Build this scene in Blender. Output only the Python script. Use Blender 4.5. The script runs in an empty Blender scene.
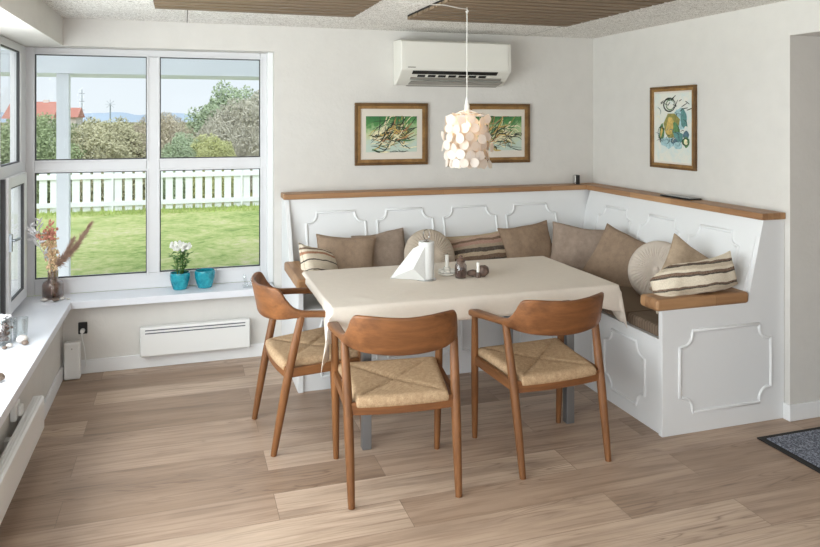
import bpy, bmesh, math, random
from mathutils import Vector, Matrix, noise
R = math.radians
C = bpy.context.scene.collection
sc = bpy.context.scene
random.seed(7)

# ------------------------------------------------------------------ materials
def lin(c):
    return tuple(((x/255)/12.92 if x/255 <= .04045 else ((x/255+.055)/1.055)**2.4) for x in c) + (1,)

class NT:
    def __init__(s, name):
        s.m = bpy.data.materials.new(name); s.m.use_nodes = True
        s.t = s.m.node_tree; s.n = s.t.nodes; s.l = s.t.links
        s.b = s.n['Principled BSDF']; s.out = s.n['Material Output']
    def add(s, typ, **k):
        n = s.n.new(typ)
        for a, v in k.items():
            if a.startswith('i_'): n.inputs[a[2:].replace('_', ' ')].default_value = v
            else: setattr(n, a, v)
        return n
    def link(s, a, b): s.l.new(a, b)
    def coords(s, scale=(1,1,1), kind='Object', rot=(0,0,0)):
        tc = s.add('ShaderNodeTexCoord'); mp = s.add('ShaderNodeMapping')
        mp.inputs['Scale'].default_value = scale; mp.inputs['Rotation'].default_value = rot
        s.link(tc.outputs[kind], mp.inputs['Vector']); return mp.outputs['Vector']
    def noise(s, vec, scale=5, detail=4, rough=.5, dist=0):
        n = s.add('ShaderNodeTexNoise'); n.inputs['Scale'].default_value = scale
        n.inputs['Detail'].default_value = detail; n.inputs['Roughness'].default_value = rough
        n.inputs['Distortion'].default_value = dist
        s.link(vec, n.inputs['Vector']); return n.outputs['Fac']
    def ramp(s, fac, stops, interp='LINEAR'):
        r = s.add('ShaderNodeValToRGB'); e = r.color_ramp.elements
        r.color_ramp.interpolation = interp
        while len(e) < len(stops): e.new(.5)
        for i, (p, c) in enumerate(stops): e[i].position = p; e[i].color = c
        s.link(fac, r.inputs['Fac']); return r.outputs['Color']
    def mix(s, fac, a, b, blend='MIX'):
        m = s.add('ShaderNodeMix', data_type='RGBA', blend_type=blend)
        for sock, val in ((m.inputs[0], fac), (m.inputs[6], a), (m.inputs[7], b)):
            if hasattr(val, 'is_output'): s.link(val, sock)
            else: sock.default_value = val
        return m.outputs[2]
    def math(s, op, a, b=0.0, c=0.0):
        m = s.add('ShaderNodeMath', operation=op)
        for i, v in enumerate((a, b, c)):
            if hasattr(v, 'is_output'): s.link(v, m.inputs[i])
            else: m.inputs[i].default_value = v
        return m.outputs[0]
    def sep(s, vec):
        x = s.add('ShaderNodeSeparateXYZ'); s.link(vec, x.inputs[0]); return x.outputs
    def bump(s, h, strength=.2, dist=.01):
        b = s.add('ShaderNodeBump'); b.inputs['Strength'].default_value = strength
        b.inputs['Distance'].default_value = dist
        s.link(h, b.inputs['Height']); s.link(b.outputs[0], s.b.inputs['Normal'])
    def col(s, c):
        if hasattr(c, 'is_output'): s.link(c, s.b.inputs['Base Color'])
        else: s.b.inputs['Base Color'].default_value = c
        return s

def plain(name, rgb, rough=.5, metal=0, bump=None, var=0, vscale=6, spec=None, bdist=.004):
    t = NT(name); t.b.inputs['Roughness'].default_value = rough; t.b.inputs['Metallic'].default_value = metal
    if spec is not None: t.b.inputs['Specular IOR Level'].default_value = spec
    c = lin(rgb)
    v = t.coords()
    if var:
        n = t.noise(v, vscale, 4)
        lo = tuple(x*(1-var) for x in c[:3])+(1,); hi = tuple(min(1, x*(1+var)) for x in c[:3])+(1,)
        t.col(t.ramp(n, [(.3, lo), (.7, hi)]))
    else: t.col(c)
    if bump: t.bump(t.noise(v, bump[0], 3), bump[1], bdist)
    return t.m

def wood(name, dark, light, scale, rough=.42, mid=None, spec=.4):
    t = NT(name); t.b.inputs['Roughness'].default_value = rough
    t.b.inputs['Specular IOR Level'].default_value = spec
    v = t.coords(scale)
    n = t.noise(v, .8, 5, .55, .5); n2 = t.noise(v, 5, 3, .55, .2)
    f = t.math('ADD', t.math('MULTIPLY', n, .8), t.math('MULTIPLY', n2, .2))
    t.col(t.ramp(f, [(.3, lin(dark)), (.7, lin(light))]))
    t.bump(n2, .08, .002)
    return t.m

M = {}
def build_materials():
    M['wall'] = plain('plaster_wall', (213, 210, 205), .9, bump=(38, .5), bdist=.004, var=.02, vscale=9, spec=.2)
    M['paint'] = plain('white_paint', (232, 233, 234), .45)
    M['bench'] = plain('bench_white_lacquer', (228, 229, 230), .38)
    M['sill'] = plain('sill_white', (228, 230, 236), .35, var=.015)
    M['pvc'] = plain('window_pvc', (218, 218, 220), .35)
    M['gasket'] = plain('rubber_gasket', (66, 66, 68), .6)
    M['plastic'] = plain('white_plastic', (232, 232, 230), .32)
    M['acplastic'] = plain('aircon_plastic', (224, 222, 214), .35)
    M['greyplastic'] = plain('grey_plastic', (150, 146, 138), .45)
    M['black'] = plain('black_plastic', (24, 24, 25), .4)
    M['slot'] = plain('dark_slot', (78, 80, 92), .7)
    M['steel'] = plain('brushed_steel', (150, 155, 160), .35, .85)
    M['chrome'] = plain('chrome', (205, 205, 205), .12, 1)
    M['teak_z'] = wood('teak_vertical', (94, 59, 32), (148, 99, 59), (26, 26, 2.2))
    M['teak_x'] = wood('teak_across', (90, 55, 31), (148, 97, 58), (3.0, 22, 26))
    M['teak_y'] = wood('teak_along', (94, 59, 32), (150, 100, 60), (26, 2.6, 26))
    # oak block worktop: staves
    for nm, sc_, rot in (('oak_x', (1, 1, 1), 0), ('oak_y', (1, 1, 1), 90)):
        t = NT(nm); t.b.inputs['Roughness'].default_value = .45
        v = t.coords((1, 1, 1), 'Object', (0, 0, R(rot)))
        br = t.add('ShaderNodeTexBrick'); t.link(v, br.inputs['Vector'])
        br.inputs['Color1'].default_value = lin((134, 94, 60)); br.inputs['Color2'].default_value = lin((186, 144, 102))
        br.inputs['Mortar'].default_value = lin((110, 72, 42)); br.inputs['Scale'].default_value = 1
        br.inputs['Mortar Size'].default_value = .0008; br.inputs['Brick Width'].default_value = .42
        br.inputs['Row Height'].default_value = .042; br.offset = .37; br.inputs['Bias'].default_value = 0
        v2 = t.coords((2.5, 30, 30) if rot == 0 else (30, 2.5, 30))
        n = t.noise(v2, 1, 5, .6, .6)
        t.col(t.mix(.45, br.outputs['Color'], t.ramp(n, [(.3, lin((132, 92, 58))), (.7, lin((188, 146, 106)))])))
        M[nm] = t.m
    # paper cord seat
    t = NT('paper_cord'); t.b.inputs['Roughness'].default_value = .85; t.b.inputs['Specular IOR Level'].default_value = .15
    v = t.coords(); x, y, z = t.sep(v)
    ax = t.math('MULTIPLY', t.math('ABSOLUTE', x), .92); ay = t.math('ABSOLUTE', t.math('SUBTRACT', y, .02))
    side = t.math('GREATER_THAN', ax, ay)
    co = t.math('ADD', t.math('MULTIPLY', side, y), t.math('MULTIPLY', t.math('SUBTRACT', 1, side), x))
    st = t.math('ABSOLUTE', t.math('SINE', t.math('MULTIPLY', co, 560)))
    n = t.noise(v, 60, 3); n2 = t.noise(v, 320, 2)
    c = t.ramp(n, [(.3, lin((180, 148, 118))), (.7, lin((214, 184, 152)))])
    c = t.mix(t.math('MULTIPLY', t.math('SUBTRACT', 1, st), .5), c, lin((120, 90, 58)))
    t.col(t.mix(.35, c, t.ramp(n2, [(.35, lin((140, 110, 74))), (.65, lin((222, 194, 154)))])))
    t.bump(st, .5, .003); M['cord'] = t.m
    # floor
    t = NT('vinyl_plank_floor'); t.b.inputs['Roughness'].default_value = .36; t.b.inputs['Specular IOR Level'].default_value = .45
    v = t.coords(); br = t.add('ShaderNodeTexBrick')
    mp = t.add('ShaderNodeMapping'); mp.inputs['Location'].default_value = (.47, .06, 0)
    t.link(v, mp.inputs['Vector']); t.link(mp.outputs[0], br.inputs['Vector'])
    br.inputs['Color1'].default_value = (0, 0, 0, 1); br.inputs['Color2'].default_value = (1, 1, 1, 1); br.inputs['Mortar'].default_value = (.5, .5, .5, 1)
    br.inputs['Scale'].default_value = 1; br.inputs['Mortar Size'].default_value = .0012; br.inputs['Mortar Smooth'].default_value = .1
    br.inputs['Brick Width'].default_value = 1.32; br.inputs['Row Height'].default_value = .205; br.offset = .37
    sh = t.add('ShaderNodeVectorMath', operation='SCALE'); t.link(br.outputs['Color'], sh.inputs[0]); sh.inputs['Scale'].default_value = 23
    ad = t.add('ShaderNodeVectorMath', operation='ADD'); t.link(v, ad.inputs[0]); t.link(sh.outputs[0], ad.inputs[1])
    m2 = t.add('ShaderNodeMapping'); m2.inputs['Scale'].default_value = (1.1, 9, 1); t.link(ad.outputs[0], m2.inputs['Vector'])
    g1 = t.noise(m2.outputs[0], 1.4, 6, .6, .8)
    m3 = t.add('ShaderNodeMapping'); m3.inputs['Scale'].default_value = (.75, 7.5, 1); t.link(ad.outputs[0], m3.inputs['Vector'])
    n3 = t.noise(m3.outputs[0], 1.1, 2, .5, 0)
    rings = t.math('ABSOLUTE', t.math('SINE', t.math('MULTIPLY', n3, 75)))
    m4 = t.add('ShaderNodeMapping'); m4.inputs['Scale'].default_value = (1.8, 75, 1); t.link(ad.outputs[0], m4.inputs['Vector'])
    g2 = t.noise(m4.outputs[0], 1, 3, .6)
    c = t.ramp(br.outputs['Color'], [(.1, lin((166, 141, 120))), (.5, lin((186, 161, 140))), (.9, lin((206, 183, 162)))])
    c = t.mix(.6, c, t.ramp(g1, [(.30, lin((150, 138, 130))), (.5, lin((225, 220, 216))), (.70, (1, 1, 1, 1))]), 'MULTIPLY')
    c = t.mix(.45, c, t.ramp(g2, [(.34, lin((176, 162, 152))), (.5, (1, 1, 1, 1))]), 'MULTIPLY')
    thin = t.math('POWER', t.math('SUBTRACT', 1, rings), 2.5)
    mask = t.ramp(t.noise(m2.outputs[0], .9, 2), [(.50, (0, 0, 0, 1)), (.62, (1, 1, 1, 1))])
    c = t.mix(t.math('MULTIPLY', t.math('MULTIPLY', thin, mask), .75), c, lin((112, 88, 72)))
    c = t.mix(t.math('MULTIPLY', br.outputs['Fac'], .6), c, lin((96, 76, 62)))
    t.col(c); t.bump(t.math('SUBTRACT', g2, br.outputs['Fac']), .12, .002)
    t.link(t.ramp(g2, [(.3, (.30, .30, .30, 1)), (.7, (.44, .44, .44, 1))]), t.b.inputs['Roughness']); M['floor'] = t.m
    # wood wool ceiling
    t = NT('wood_wool_ceiling'); t.b.inputs['Roughness'].default_value = .95; t.b.inputs['Specular IOR Level'].default_value = .1
    v = t.coords(); n = t.noise(v, 42, 5, .75, 2.5); n2 = t.noise(v, 120, 2, .6, 2)
    x, y, z = t.sep(v)
    gx = t.math('LESS_THAN', t.math('ABSOLUTE', t.math('SUBTRACT', t.math('FRACT', t.math('DIVIDE', t.math('SUBTRACT', x, .025-1.2), 2.4)), .5)), .0012)
    f = t.math('ADD', t.math('MULTIPLY', n, .65), t.math('MULTIPLY', n2, .35))
    c = t.ramp(f, [(.42, lin((168, 162, 153))), (.50, lin((238, 235, 229))), (.60, lin((250, 248, 244)))])
    t.col(t.mix(gx, c, lin((120, 116, 110)))); t.bump(f, .9, .006); M['ceiling'] = t.m
    M['slat'] = wood('dark_oak_slat', (100, 84, 66), (142, 122, 100), (1.6, 40, 40), .6, spec=.2)
    M['felt'] = plain('dark_felt', (26, 22, 18), .95)
    # glass pane
    t = NT('window_glass'); t.n.remove(t.b)
    tr = t.add('ShaderNodeBsdfTransparent'); gl = t.add('ShaderNodeBsdfGlossy'); gl.inputs['Roughness'].default_value = .02
    tr.inputs[0].default_value = (.96, .98, .975, 1)
    fr = t.add('ShaderNodeFresnel'); fr.inputs['IOR'].default_value = 1.15
    ge = t.add('ShaderNodeNewGeometry'); ff = t.math('MULTIPLY', fr.outputs[0], t.math('SUBTRACT', 1, ge.outputs['Backfacing']))
    mx = t.add('ShaderNodeMixShader'); t.link(ff, mx.inputs[0]); t.link(tr.outputs[0], mx.inputs[1]); t.link(gl.outputs[0], mx.inputs[2])
    t.link(mx.outputs[0], t.out.inputs[0]); M['glass'] = t.m
    def clear(name, tint, ior=1.4):
        t = NT(name); t.n.remove(t.b)
        tr = t.add('ShaderNodeBsdfTransparent'); gl = t.add('ShaderNodeBsdfGlossy'); gl.inputs['Roughness'].default_value = .04
        tr.inputs[0].default_value = tint
        lw = t.add('ShaderNodeLayerWeight'); lw.inputs['Blend'].default_value = .35
        f = t.math('ADD', t.math('MULTIPLY', lw.outputs['Facing'], .55), .06)
        mx = t.add('ShaderNodeMixShader'); t.link(f, mx.inputs[0]); t.link(tr.outputs[0], mx.inputs[1]); t.link(gl.outputs[0], mx.inputs[2])
        t.link(mx.outputs[0], t.out.inputs[0]); return t.m
    M['clearglass'] = clear('clear_drinking_glass', (.93, .95, .95, 1))
    M['brownglass'] = clear('brown_vase_glass', (.83, .73, .68, 1))
    M['smokeglass'] = clear('smoked_jar_glass', (.62, .55, .53, 1))
    # textiles
    def fabric(name, rgb, weave=900, var=.14, sheen=0, vs=30):
        t = NT(name); t.b.inputs['Roughness'].default_value = .95; t.b.inputs['Specular IOR Level'].default_value = .1
        v = t.coords(); c = lin(rgb); n = t.noise(v, vs, 4); n2 = t.noise(v, 260, 2)
        f = t.math('ADD', t.math('MULTIPLY', n, .5), t.math('MULTIPLY', n2, .5))
        t.col(t.ramp(f, [(.3, tuple(x*(1-var*1.6) for x in c[:3])+(1,)), (.7, tuple(min(1, x*(1+var*1.6)) for x in c[:3])+(1,))]))
        t.bump(n2, .25, .003); return t.m
    M['cloth'] = fabric('cream_tablecloth', (230, 220, 208), var=.02)
    M['brown'] = fabric('brown_boucle', (152, 131, 112))
    M['taupe'] = fabric('taupe_boucle', (158, 141, 127))
    M['sand'] = fabric('sand_boucle', (178, 158, 136))
    M['mauve'] = fabric('grey_brown_velvet', (162, 144, 130))
    M['warmbrown'] = fabric('warm_brown_boucle', (152, 130, 110))
    M['beigevelvet'] = fabric('pale_beige_velvet', (206, 194, 182), var=.03)
    M['greyvelvet'] = fabric('grey_beige_velvet', (190, 176, 160), var=.03)
    def stripes(name, axis, freq, stops, off=0.0):
        t = NT(name); t.b.inputs['Roughness'].default_value = .95; t.b.inputs['Specular IOR Level'].default_value = .1
        v = t.coords(); a = t.sep(v)[axis]
        wob = t.math('MULTIPLY', t.noise(v, 9, 2), .03)
        f = t.math('FRACT', t.math('ADD', t.math('MULTIPLY', t.math('ADD', a, wob), freq), off))
        c = t.ramp(f, stops, 'CONSTANT'); n2 = t.noise(v, 240, 2)
        t.col(t.mix(.18, c, t.ramp(n2, [(.35, lin((90, 74, 60))), (.65, lin((236, 226, 210)))])))
        t.bump(n2, .25, .003); return t.m
    cr, br_, dk, pk, og = lin((226, 214, 194)), lin((112, 84, 66)), lin((58, 46, 40)), lin((176, 138, 122)), lin((176, 122, 92))
    M['stripe_a'] = stripes('cream_brown_stripes', 2, 6.0, [(0, cr), (.26, dk), (.31, cr), (.52, og), (.62, cr), (.72, br_), (.80, cr), (.92, dk), (.96, cr)])
    M['stripe_b'] = stripes('brown_pink_stripes', 2, 5.0, [(0, lin((188, 168, 140))), (.14, dk), (.20, br_), (.34, lin((196, 176, 150))), (.46, dk), (.60, lin((168, 150, 128))), (.70, pk), (.82, br_), (.90, lin((190, 160, 140)))], .30)
    M['stripe_c'] = stripes('cream_umber_stripes', 2, 9.0, [(0, cr), (.34, dk), (.42, br_), (.54, cr), (.66, lin((204, 190, 168))), (.80, dk), (.86, br_), (.92, cr)], .1)
    t = NT('ribbed_seat_fabric'); t.b.inputs['Roughness'].default_value = .95; t.b.inputs['Specular IOR Level'].default_value = .1
    v = t.coords(); y = t.sep(v)[1]; x = t.sep(v)[0]
    M['ribx'] = t.m
    s_ = t.math('ABSOLUTE', t.math('SINE', t.math('MULTIPLY', y, 150)))
    t.col(t.mix(s_, lin((106, 92, 79)), lin((134, 117, 101)))); t.bump(s_, .5, .006)
    t = NT('ribbed_seat_fabric_long'); t.b.inputs['Roughness'].default_value = .95
    v = t.coords(); x = t.sep(v)[0]; s_ = t.math('ABSOLUTE', t.math('SINE', t.math('MULTIPLY', x, 150)))
    t.col(t.mix(s_, lin((106, 92, 79)), lin((134, 117, 101)))); t.bump(s_, .5, .006); M['riby'] = t.m
    # mat
    t = NT('door_mat_pile'); t.b.inputs['Roughness'].default_value = 1
    v = t.coords(); n = t.noise(v, 130, 3, .7)
    t.col(t.ramp(n, [(.36, lin((58, 61, 70))), (.50, lin((112, 117, 130))), (.62, lin((170, 175, 188)))])); t.bump(n, .8, .01); M['mat'] = t.m
    M['rubber'] = plain('black_rubber', (34, 32, 31), .8)
    # frames and pictures
    M['gilt'] = wood('gilt_frame_wood', (112, 80, 42), (166, 128, 78), (14, 14, 14), .45)
    M['giltdark'] = wood('gilt_frame_edge', (84, 58, 30), (122, 90, 50), (14, 14, 14), .45)
    M['mount'] = plain('cream_mount', (216, 208, 196), .9)
    t = NT('print_ground_green'); t.b.inputs['Roughness'].default_value = .8
    v = t.coords(); z = t.sep(v)[2]; n = t.noise(v, 14, 5, .65, 1.0)
    f = t.math('ADD', t.math('MULTIPLY', z, 4.2), t.math('ADD', t.math('MULTIPLY', n, .9), -.02))
    c = t.ramp(f, [(.15, lin((188, 204, 190))), (.42, lin((196, 202, 160))), (.60, lin((150, 180, 130))), (.74, lin((84, 138, 76))), (.95, lin((56, 112, 66)))])
    t.col(c); M['art_green'] = t.m
    t = NT('print_ground_pale'); t.b.inputs['Roughness'].default_value = .8
    v = t.coords(); n = t.noise(v, 16, 5, .6, .8)
    t.col(t.ramp(n, [(.35, lin((206, 216, 212))), (.6, lin((222, 220, 208)))])); M['art_pale'] = t.m
    for k, c in dict(ink=(52, 58, 50), olive=(142, 138, 78), ochre=(196, 168, 96), cream=(222, 214, 178), rust=(170, 130, 92),
                     teal=(92, 138, 134), sky=(160, 192, 196), moss=(88, 128, 84), slate=(84, 110, 124)).items():
        M['ink_'+k] = plain('print_ink_'+k, c, .8, var=.25, vscale=60)
    # ceramics, plants
    t = NT('turquoise_glaze'); t.b.inputs['Roughness'].default_value = .18
    v = t.coords(); n = t.noise(v, 22, 4, .6, .8)
    t.col(t.ramp(n, [(.35, lin((18, 120, 138))), (.65, lin((46, 164, 180)))])); M['turq'] = t.m
    M['soil'] = plain('potting_soil', (52, 40, 32), 1)
    M['leaf'] = plain('plant_leaf', (74, 122, 54), .5, var=.25, vscale=30)
    M['stem'] = plain('plant_stem', (92, 120, 62), .6)
    M['petal'] = plain('white_petal', (240, 240, 234), .7)
    M['coral'] = plain('coral_dried_flower', (226, 160, 140), .9, var=.25, vscale=50)
    M['apricot'] = plain('apricot_dried_flower', (236, 206, 168), .9, var=.15, vscale=50)
    M['plume'] = plain('brown_plume', (172, 142, 124), 1, var=.25, vscale=40)
    M['silver'] = plain('silver_leaf', (228, 226, 228), .5, var=.1)
    M['shell'] = plain('pearly_shell', (206, 200, 194), .35, var=.2, vscale=60)
    M['pebble'] = plain('brown_pebble', (120, 104, 92), .6, var=.3, vscale=50)
    M['porcelain'] = plain('white_porcelain', (238, 236, 230), .2)
    M['wax'] = plain('white_wax', (244, 242, 236), .5)
    M['paper'] = plain('kitchen_paper', (218, 218, 216), .95, bump=(160, .4))
    M['card'] = plain('cardboard_core', (120, 96, 72), .9)
    M['stone'] = plain('brown_candle_stone', (104, 84, 74), .55, var=.45, vscale=45)
    M['potpourri'] = plain('dried_petals', (112, 92, 84), .9, var=.5, vscale=90)
    # capiz shell lamp
    t = NT('capiz_shell'); t.b.inputs['Base Color'].default_value = lin((243, 238, 232))
    t.b.inputs['Roughness'].default_value = .3
    tl = t.add('ShaderNodeBsdfTranslucent'); tl.inputs[0].default_value = lin((246, 232, 216))
    mx = t.add('ShaderNodeMixShader'); mx.inputs[0].default_value = .45
    t.link(t.b.outputs[0], mx.inputs[1]); t.link(tl.outputs[0], mx.inputs[2]); t.link(mx.outputs[0], t.out.inputs[0]); M['capiz'] = t.m
    t = NT('lamp_bulb'); t.b.inputs['Emission Color'].default_value = lin((255, 214, 150)); t.b.inputs['Emission Strength'].default_value = 3; M['bulb'] = t.m
    M['cordwhite'] = plain('white_cord', (228, 226, 220), .6)
    # outdoors
    t = NT('lawn_grass'); t.b.inputs['Roughness'].default_value = 1; t.b.inputs['Specular IOR Level'].default_value = .05
    v = t.coords(); n = t.noise(v, 1.1, 5, .7, .5); n2 = t.noise(v, 9, 5, .75)
    f = t.math('ADD', t.math('MULTIPLY', n, .5), t.math('MULTIPLY', n2, .5))
    t.col(t.ramp(f, [(.36, lin((126, 148, 88))), (.46, lin((168, 184, 114))), (.54, lin((196, 200, 138))), (.64, lin((214, 204, 168)))])); t.bump(n2, .5, .03); M['lawn'] = t.m
    M['blade'] = plain('grass_blade', (170, 186, 114), .9, var=.2, vscale=2, spec=.05)
    M['field'] = plain('rough_field', (150, 148, 96), 1, var=.25, vscale=.6)
    M['paving'] = plain('pale_bounce_paving', (226, 224, 221), .9, var=.05)
    M['fence'] = plain('fence_white', (230, 233, 236), .6)
    t = NT('translucent_roof_sheet'); tl = t.add('ShaderNodeBsdfTranslucent'); tl.inputs[0].default_value = (.95, .96, .97, 1); mx = t.add('ShaderNodeMixShader'); mx.inputs[0].default_value = .75  # made-up translucency, lets light through the unseen roof onto the post
    t.b.inputs['Base Color'].default_value = (.85, .86, .87, 1); t.link(t.b.outputs[0], mx.inputs[1]); t.link(tl.outputs[0], mx.inputs[2]); t.link(mx.outputs[0], t.out.inputs[0]); M['roofsheet'] = t.m
    for k, c in dict(green=(160, 174, 134), olive=(190, 186, 154), lime=(194, 196, 142), twig=(200, 190, 168), grey=(202, 198, 182), sage=(174, 188, 156)).items():  # distance haze put into the leaf colours: lightened, greyed and evened
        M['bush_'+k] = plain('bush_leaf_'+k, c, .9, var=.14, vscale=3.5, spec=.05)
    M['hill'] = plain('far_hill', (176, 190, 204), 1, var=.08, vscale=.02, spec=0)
    M['redroof'] = plain('red_roof_tile', (196, 134, 118), .8, var=.1)
    M['brick'] = plain('pale_gable', (214, 206, 200), .8)
    M['mast'] = plain('mast_grey', (150, 160, 168), .7)
build_materials()

# ------------------------------------------------------------------ mesh helpers
class MB:
    def __init__(s): s.v = []; s.f = []; s.mi = []; s.cur = 0
    def add(s, vs, fs):
        o = len(s.v); s.v += [tuple(p) for p in vs]
        for f in fs: s.f.append(tuple(i+o for i in f)); s.mi.append(s.cur)
    def box(s, x0, x1, y0, y1, z0, z1):
        s.add([(x0,y0,z0),(x1,y0,z0),(x1,y1,z0),(x0,y1,z0),(x0,y0,z1),(x1,y0,z1),(x1,y1,z1),(x0,y1,z1)],
              [(3,2,1,0),(4,5,6,7),(0,1,5,4),(1,2,6,5),(2,3,7,6),(3,0,4,7)]); return s
    def prism(s, pts, d):                       # pts 3-D polygon (planar), extruded by vector d
        n = len(pts); d = Vector(d); a = [Vector(p) for p in pts]; b = [p+d for p in a]
        s.add(a+b, [tuple(range(n))[::-1], tuple(range(n, 2*n))]+[(i, (i+1) % n, (i+1) % n+n, i+n) for i in range(n)]); return s
    def beam(s, p, q, w, h, up=(0,0,1)):
        p, q = Vector(p), Vector(q); t = (q-p).normalized(); r = t.cross(Vector(up)).normalized(); u = r.cross(t)
        c = [(-1,-1),(1,-1),(1,1),(-1,1)]
        a = [p+r*(w/2*i)+u*(h/2*j) for i, j in c]; b = [q+r*(w/2*i)+u*(h/2*j) for i, j in c]
        s.add(a+b, [(3,2,1,0),(4,5,6,7)]+[(i,(i+1) % 4,(i+1) % 4+4,i+4) for i in range(4)]); return s
    def rings(s, rings, close=False, cap=True):
        n = len(rings[0]); o = [p for r in rings for p in r]; fs = []
        m = len(rings)
        for k in range(m if close else m-1):
            a, b = k*n, ((k+1) % m)*n
            for i in range(n): fs.append((a+i, a+(i+1) % n, b+(i+1) % n, b+i))
        if cap and not close: fs += [tuple(range(n))[::-1], tuple(range((m-1)*n, m*n))]
        s.add(o, fs); return s
    def tube(s, pts, rad, n=8, close=False, flat=None):
        pts = [Vector(p) for p in pts]; m = len(pts)
        rad = rad if isinstance(rad, (list, tuple)) else [rad]*m
        rs = []; prev = None
        for k in range(m):
            if close: t = pts[(k+1) % m]-pts[k-1]
            else: t = pts[min(k+1, m-1)]-pts[max(k-1, 0)]
            t.normalize()
            if flat is not None: r = Vector(flat); r = (r-t*r.dot(t)).normalized()
            elif prev is None:
                r = t.orthogonal().normalized()
            else: r = (prev-t*prev.dot(t)).normalized()
            prev = r; u = t.cross(r)
            rs.append([pts[k]+(r*math.cos(a)+u*math.sin(a))*rad[k] for a in (2*math.pi*i/n for i in range(n))])
        return s.rings(rs, close)
    def lathe(s, prof, c=(0,0,0), n=20, cap=True):   # prof: (r, z)
        c = Vector(c)
        return s.rings([[c+Vector((r*math.cos(2*math.pi*i/n), r*math.sin(2*math.pi*i/n), z)) for i in range(n)] for r, z in prof], False, cap)
    def ball(s, c, rx, ry=None, rz=None, n=10, m=6):
        ry = ry or rx; rz = rz or rx; c = Vector(c)
        return s.rings([[c+Vector((rx*math.sin(b)*math.cos(a), ry*math.sin(b)*math.sin(a), -rz*math.cos(b))) for a in (2*math.pi*i/n for i in range(n))]
                        for b in [.12]+[math.pi*k/m for k in range(1, m)]+[math.pi-.12]])
    def xform(s, mat):
        s.v = [tuple(mat @ Vector(p)) for p in s.v]; return s
    def build(s, name, mats, parent=None, smooth=False, bevel=0, seg=2, angle=40):
        off = Vector((0,0,0)); p = parent
        while p is not None: off += p.location; p = p.parent
        me = bpy.data.meshes.new(name)
        me.from_pydata([tuple(Vector(p)-off) for p in s.v], [], s.f)
        for m in (mats if isinstance(mats, list) else [mats]): me.materials.append(m)
        if any(s.mi): me.polygons.foreach_set('material_index', s.mi)
        if len(s.f) < 60000:
            bm = bmesh.new(); bm.from_mesh(me); bmesh.ops.recalc_face_normals(bm, faces=bm.faces); bm.to_mesh(me); bm.free()
        if smooth or bevel:
            me.polygons.foreach_set('use_smooth', [True]*len(me.polygons)); me.set_sharp_from_angle(angle=R(angle))
        me.update()
        o = bpy.data.objects.new(name, me); C.objects.link(o)
        if parent is not None: o.parent = parent
        if bevel:
            b = o.modifiers.new('bevel', 'BEVEL'); b.width = bevel; b.segments = seg; b.limit_method = 'ANGLE'; b.angle_limit = R(40); b.harden_normals = True
        return o

def empty(name, loc=(0,0,0)):
    o = bpy.data.objects.new(name, None); o.location = loc; o.empty_display_size = .1; C.objects.link(o); return o
def tag(o, label, cat, group=None):
    o['label'] = label; o['category'] = cat
    if group: o['group'] = group
    return o
def struct(o, label=None):
    o['kind'] = 'structure'
    if label: o['label'] = label
    return o
def copy_tree(o, parent=None):
    c = o.copy(); C.objects.link(c)
    if parent is not None: c.parent = parent
    for ch in list(o.children): copy_tree(ch, c)
    return c
def bx(*a): return MB().box(*a)

# ------------------------------------------------------------------ room dimensions (metres)
XL, XR, YB, H = -.70, 3.01, 4.80, 2.19
SILL = .465

def room():
    struct(bx(XL-.3, 5.3, -3.3, 5.05, -.12, 0).build('floor', M['floor']))
    struct(bx(XL-.3, 5.3, -3.3, 5.05, H, H+.12).build('ceiling', M['ceiling']))
    m = MB(); m.box(.58, XR+.14, YB, 5.05, 0, H); m.box(-.98, .58, YB, 5.05, 0, .42); m.box(-.98, .58, YB, 5.05, 2.02, H)
    struct(m.build('wall_back', M['wall']))
    m = MB(); m.box(-.98, XL, -3.3, YB, 0, .42); m.box(-.98, XL, -3.3, YB, 2.02, H); m.box(-.98, XL, -3.3, -1.2, .42, 2.02)
    struct(m.build('wall_left', M['wall']))
    m = MB(); m.box(XR, XR+.14, 2.93, YB, 0, H); m.box(XR, XR+.14, -3.3, 2.93, 2.005, H); m.box(XR, XR+.14, -3.3, -.6, 0, 2.005)
    struct(m.build('wall_right', M['wall']))
    m = MB(); m.box(XR+.14, 5.3, 2.93, 3.1, 0, H); m.box(5.2, 5.3, -3.3, 2.93, 0, H); m.box(XR+.14, 5.2, -3.3, -.6, 0, H)
    struct(m.build('wall_passage', M['wall']))
    struct(bx(XR+.14, 5.2, -.6, 2.93, 2.005, 2.05).build('ceiling_passage', M['wall']))
    m = MB(); m.box(XL, XR, -3.3, -3.2, 0, .1); m.box(XL, XR, -3.3, -3.2, 2.0, H); m.box(XL, -.2, -3.3, -3.2, .1, 2); m.box(2.6, XR, -3.3, -3.2, .1, 2)  # unseen wall; its opening is added for the rear fill lamp
    struct(m.build('wall_rear', M['wall']))
    # baseboards
    struct(bx(XL, .62, YB-.013, YB, 0, .085).build('baseboard_back', M['paint'], bevel=.003))
    struct(bx(XL, XL+.013, -3.2, YB-.013, 0, .085).build('baseboard_left', M['paint'], bevel=.003))
    m = MB(); m.box(XR-.013, 5.2, 2.917, 2.93, 0, .085); m.box(XR-.013, XR, 2.93, 2.964, 0, .085)
    struct(m.build('baseboard_passage', M['paint'], bevel=.003))
    # continuous sill
    m = MB()
    P = [(-.98, -1.2), (-.645, -1.2), (-.645, 4.715), (.575, 4.715), (.575, 4.95), (-.98, 4.95)]
    m.prism([(x, y, .42) for x, y in P], (0, 0, SILL-.42))
    struct(m.build('trim_1', M['sill'], bevel=.004), 'white window sill running round the corner')
room()

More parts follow.
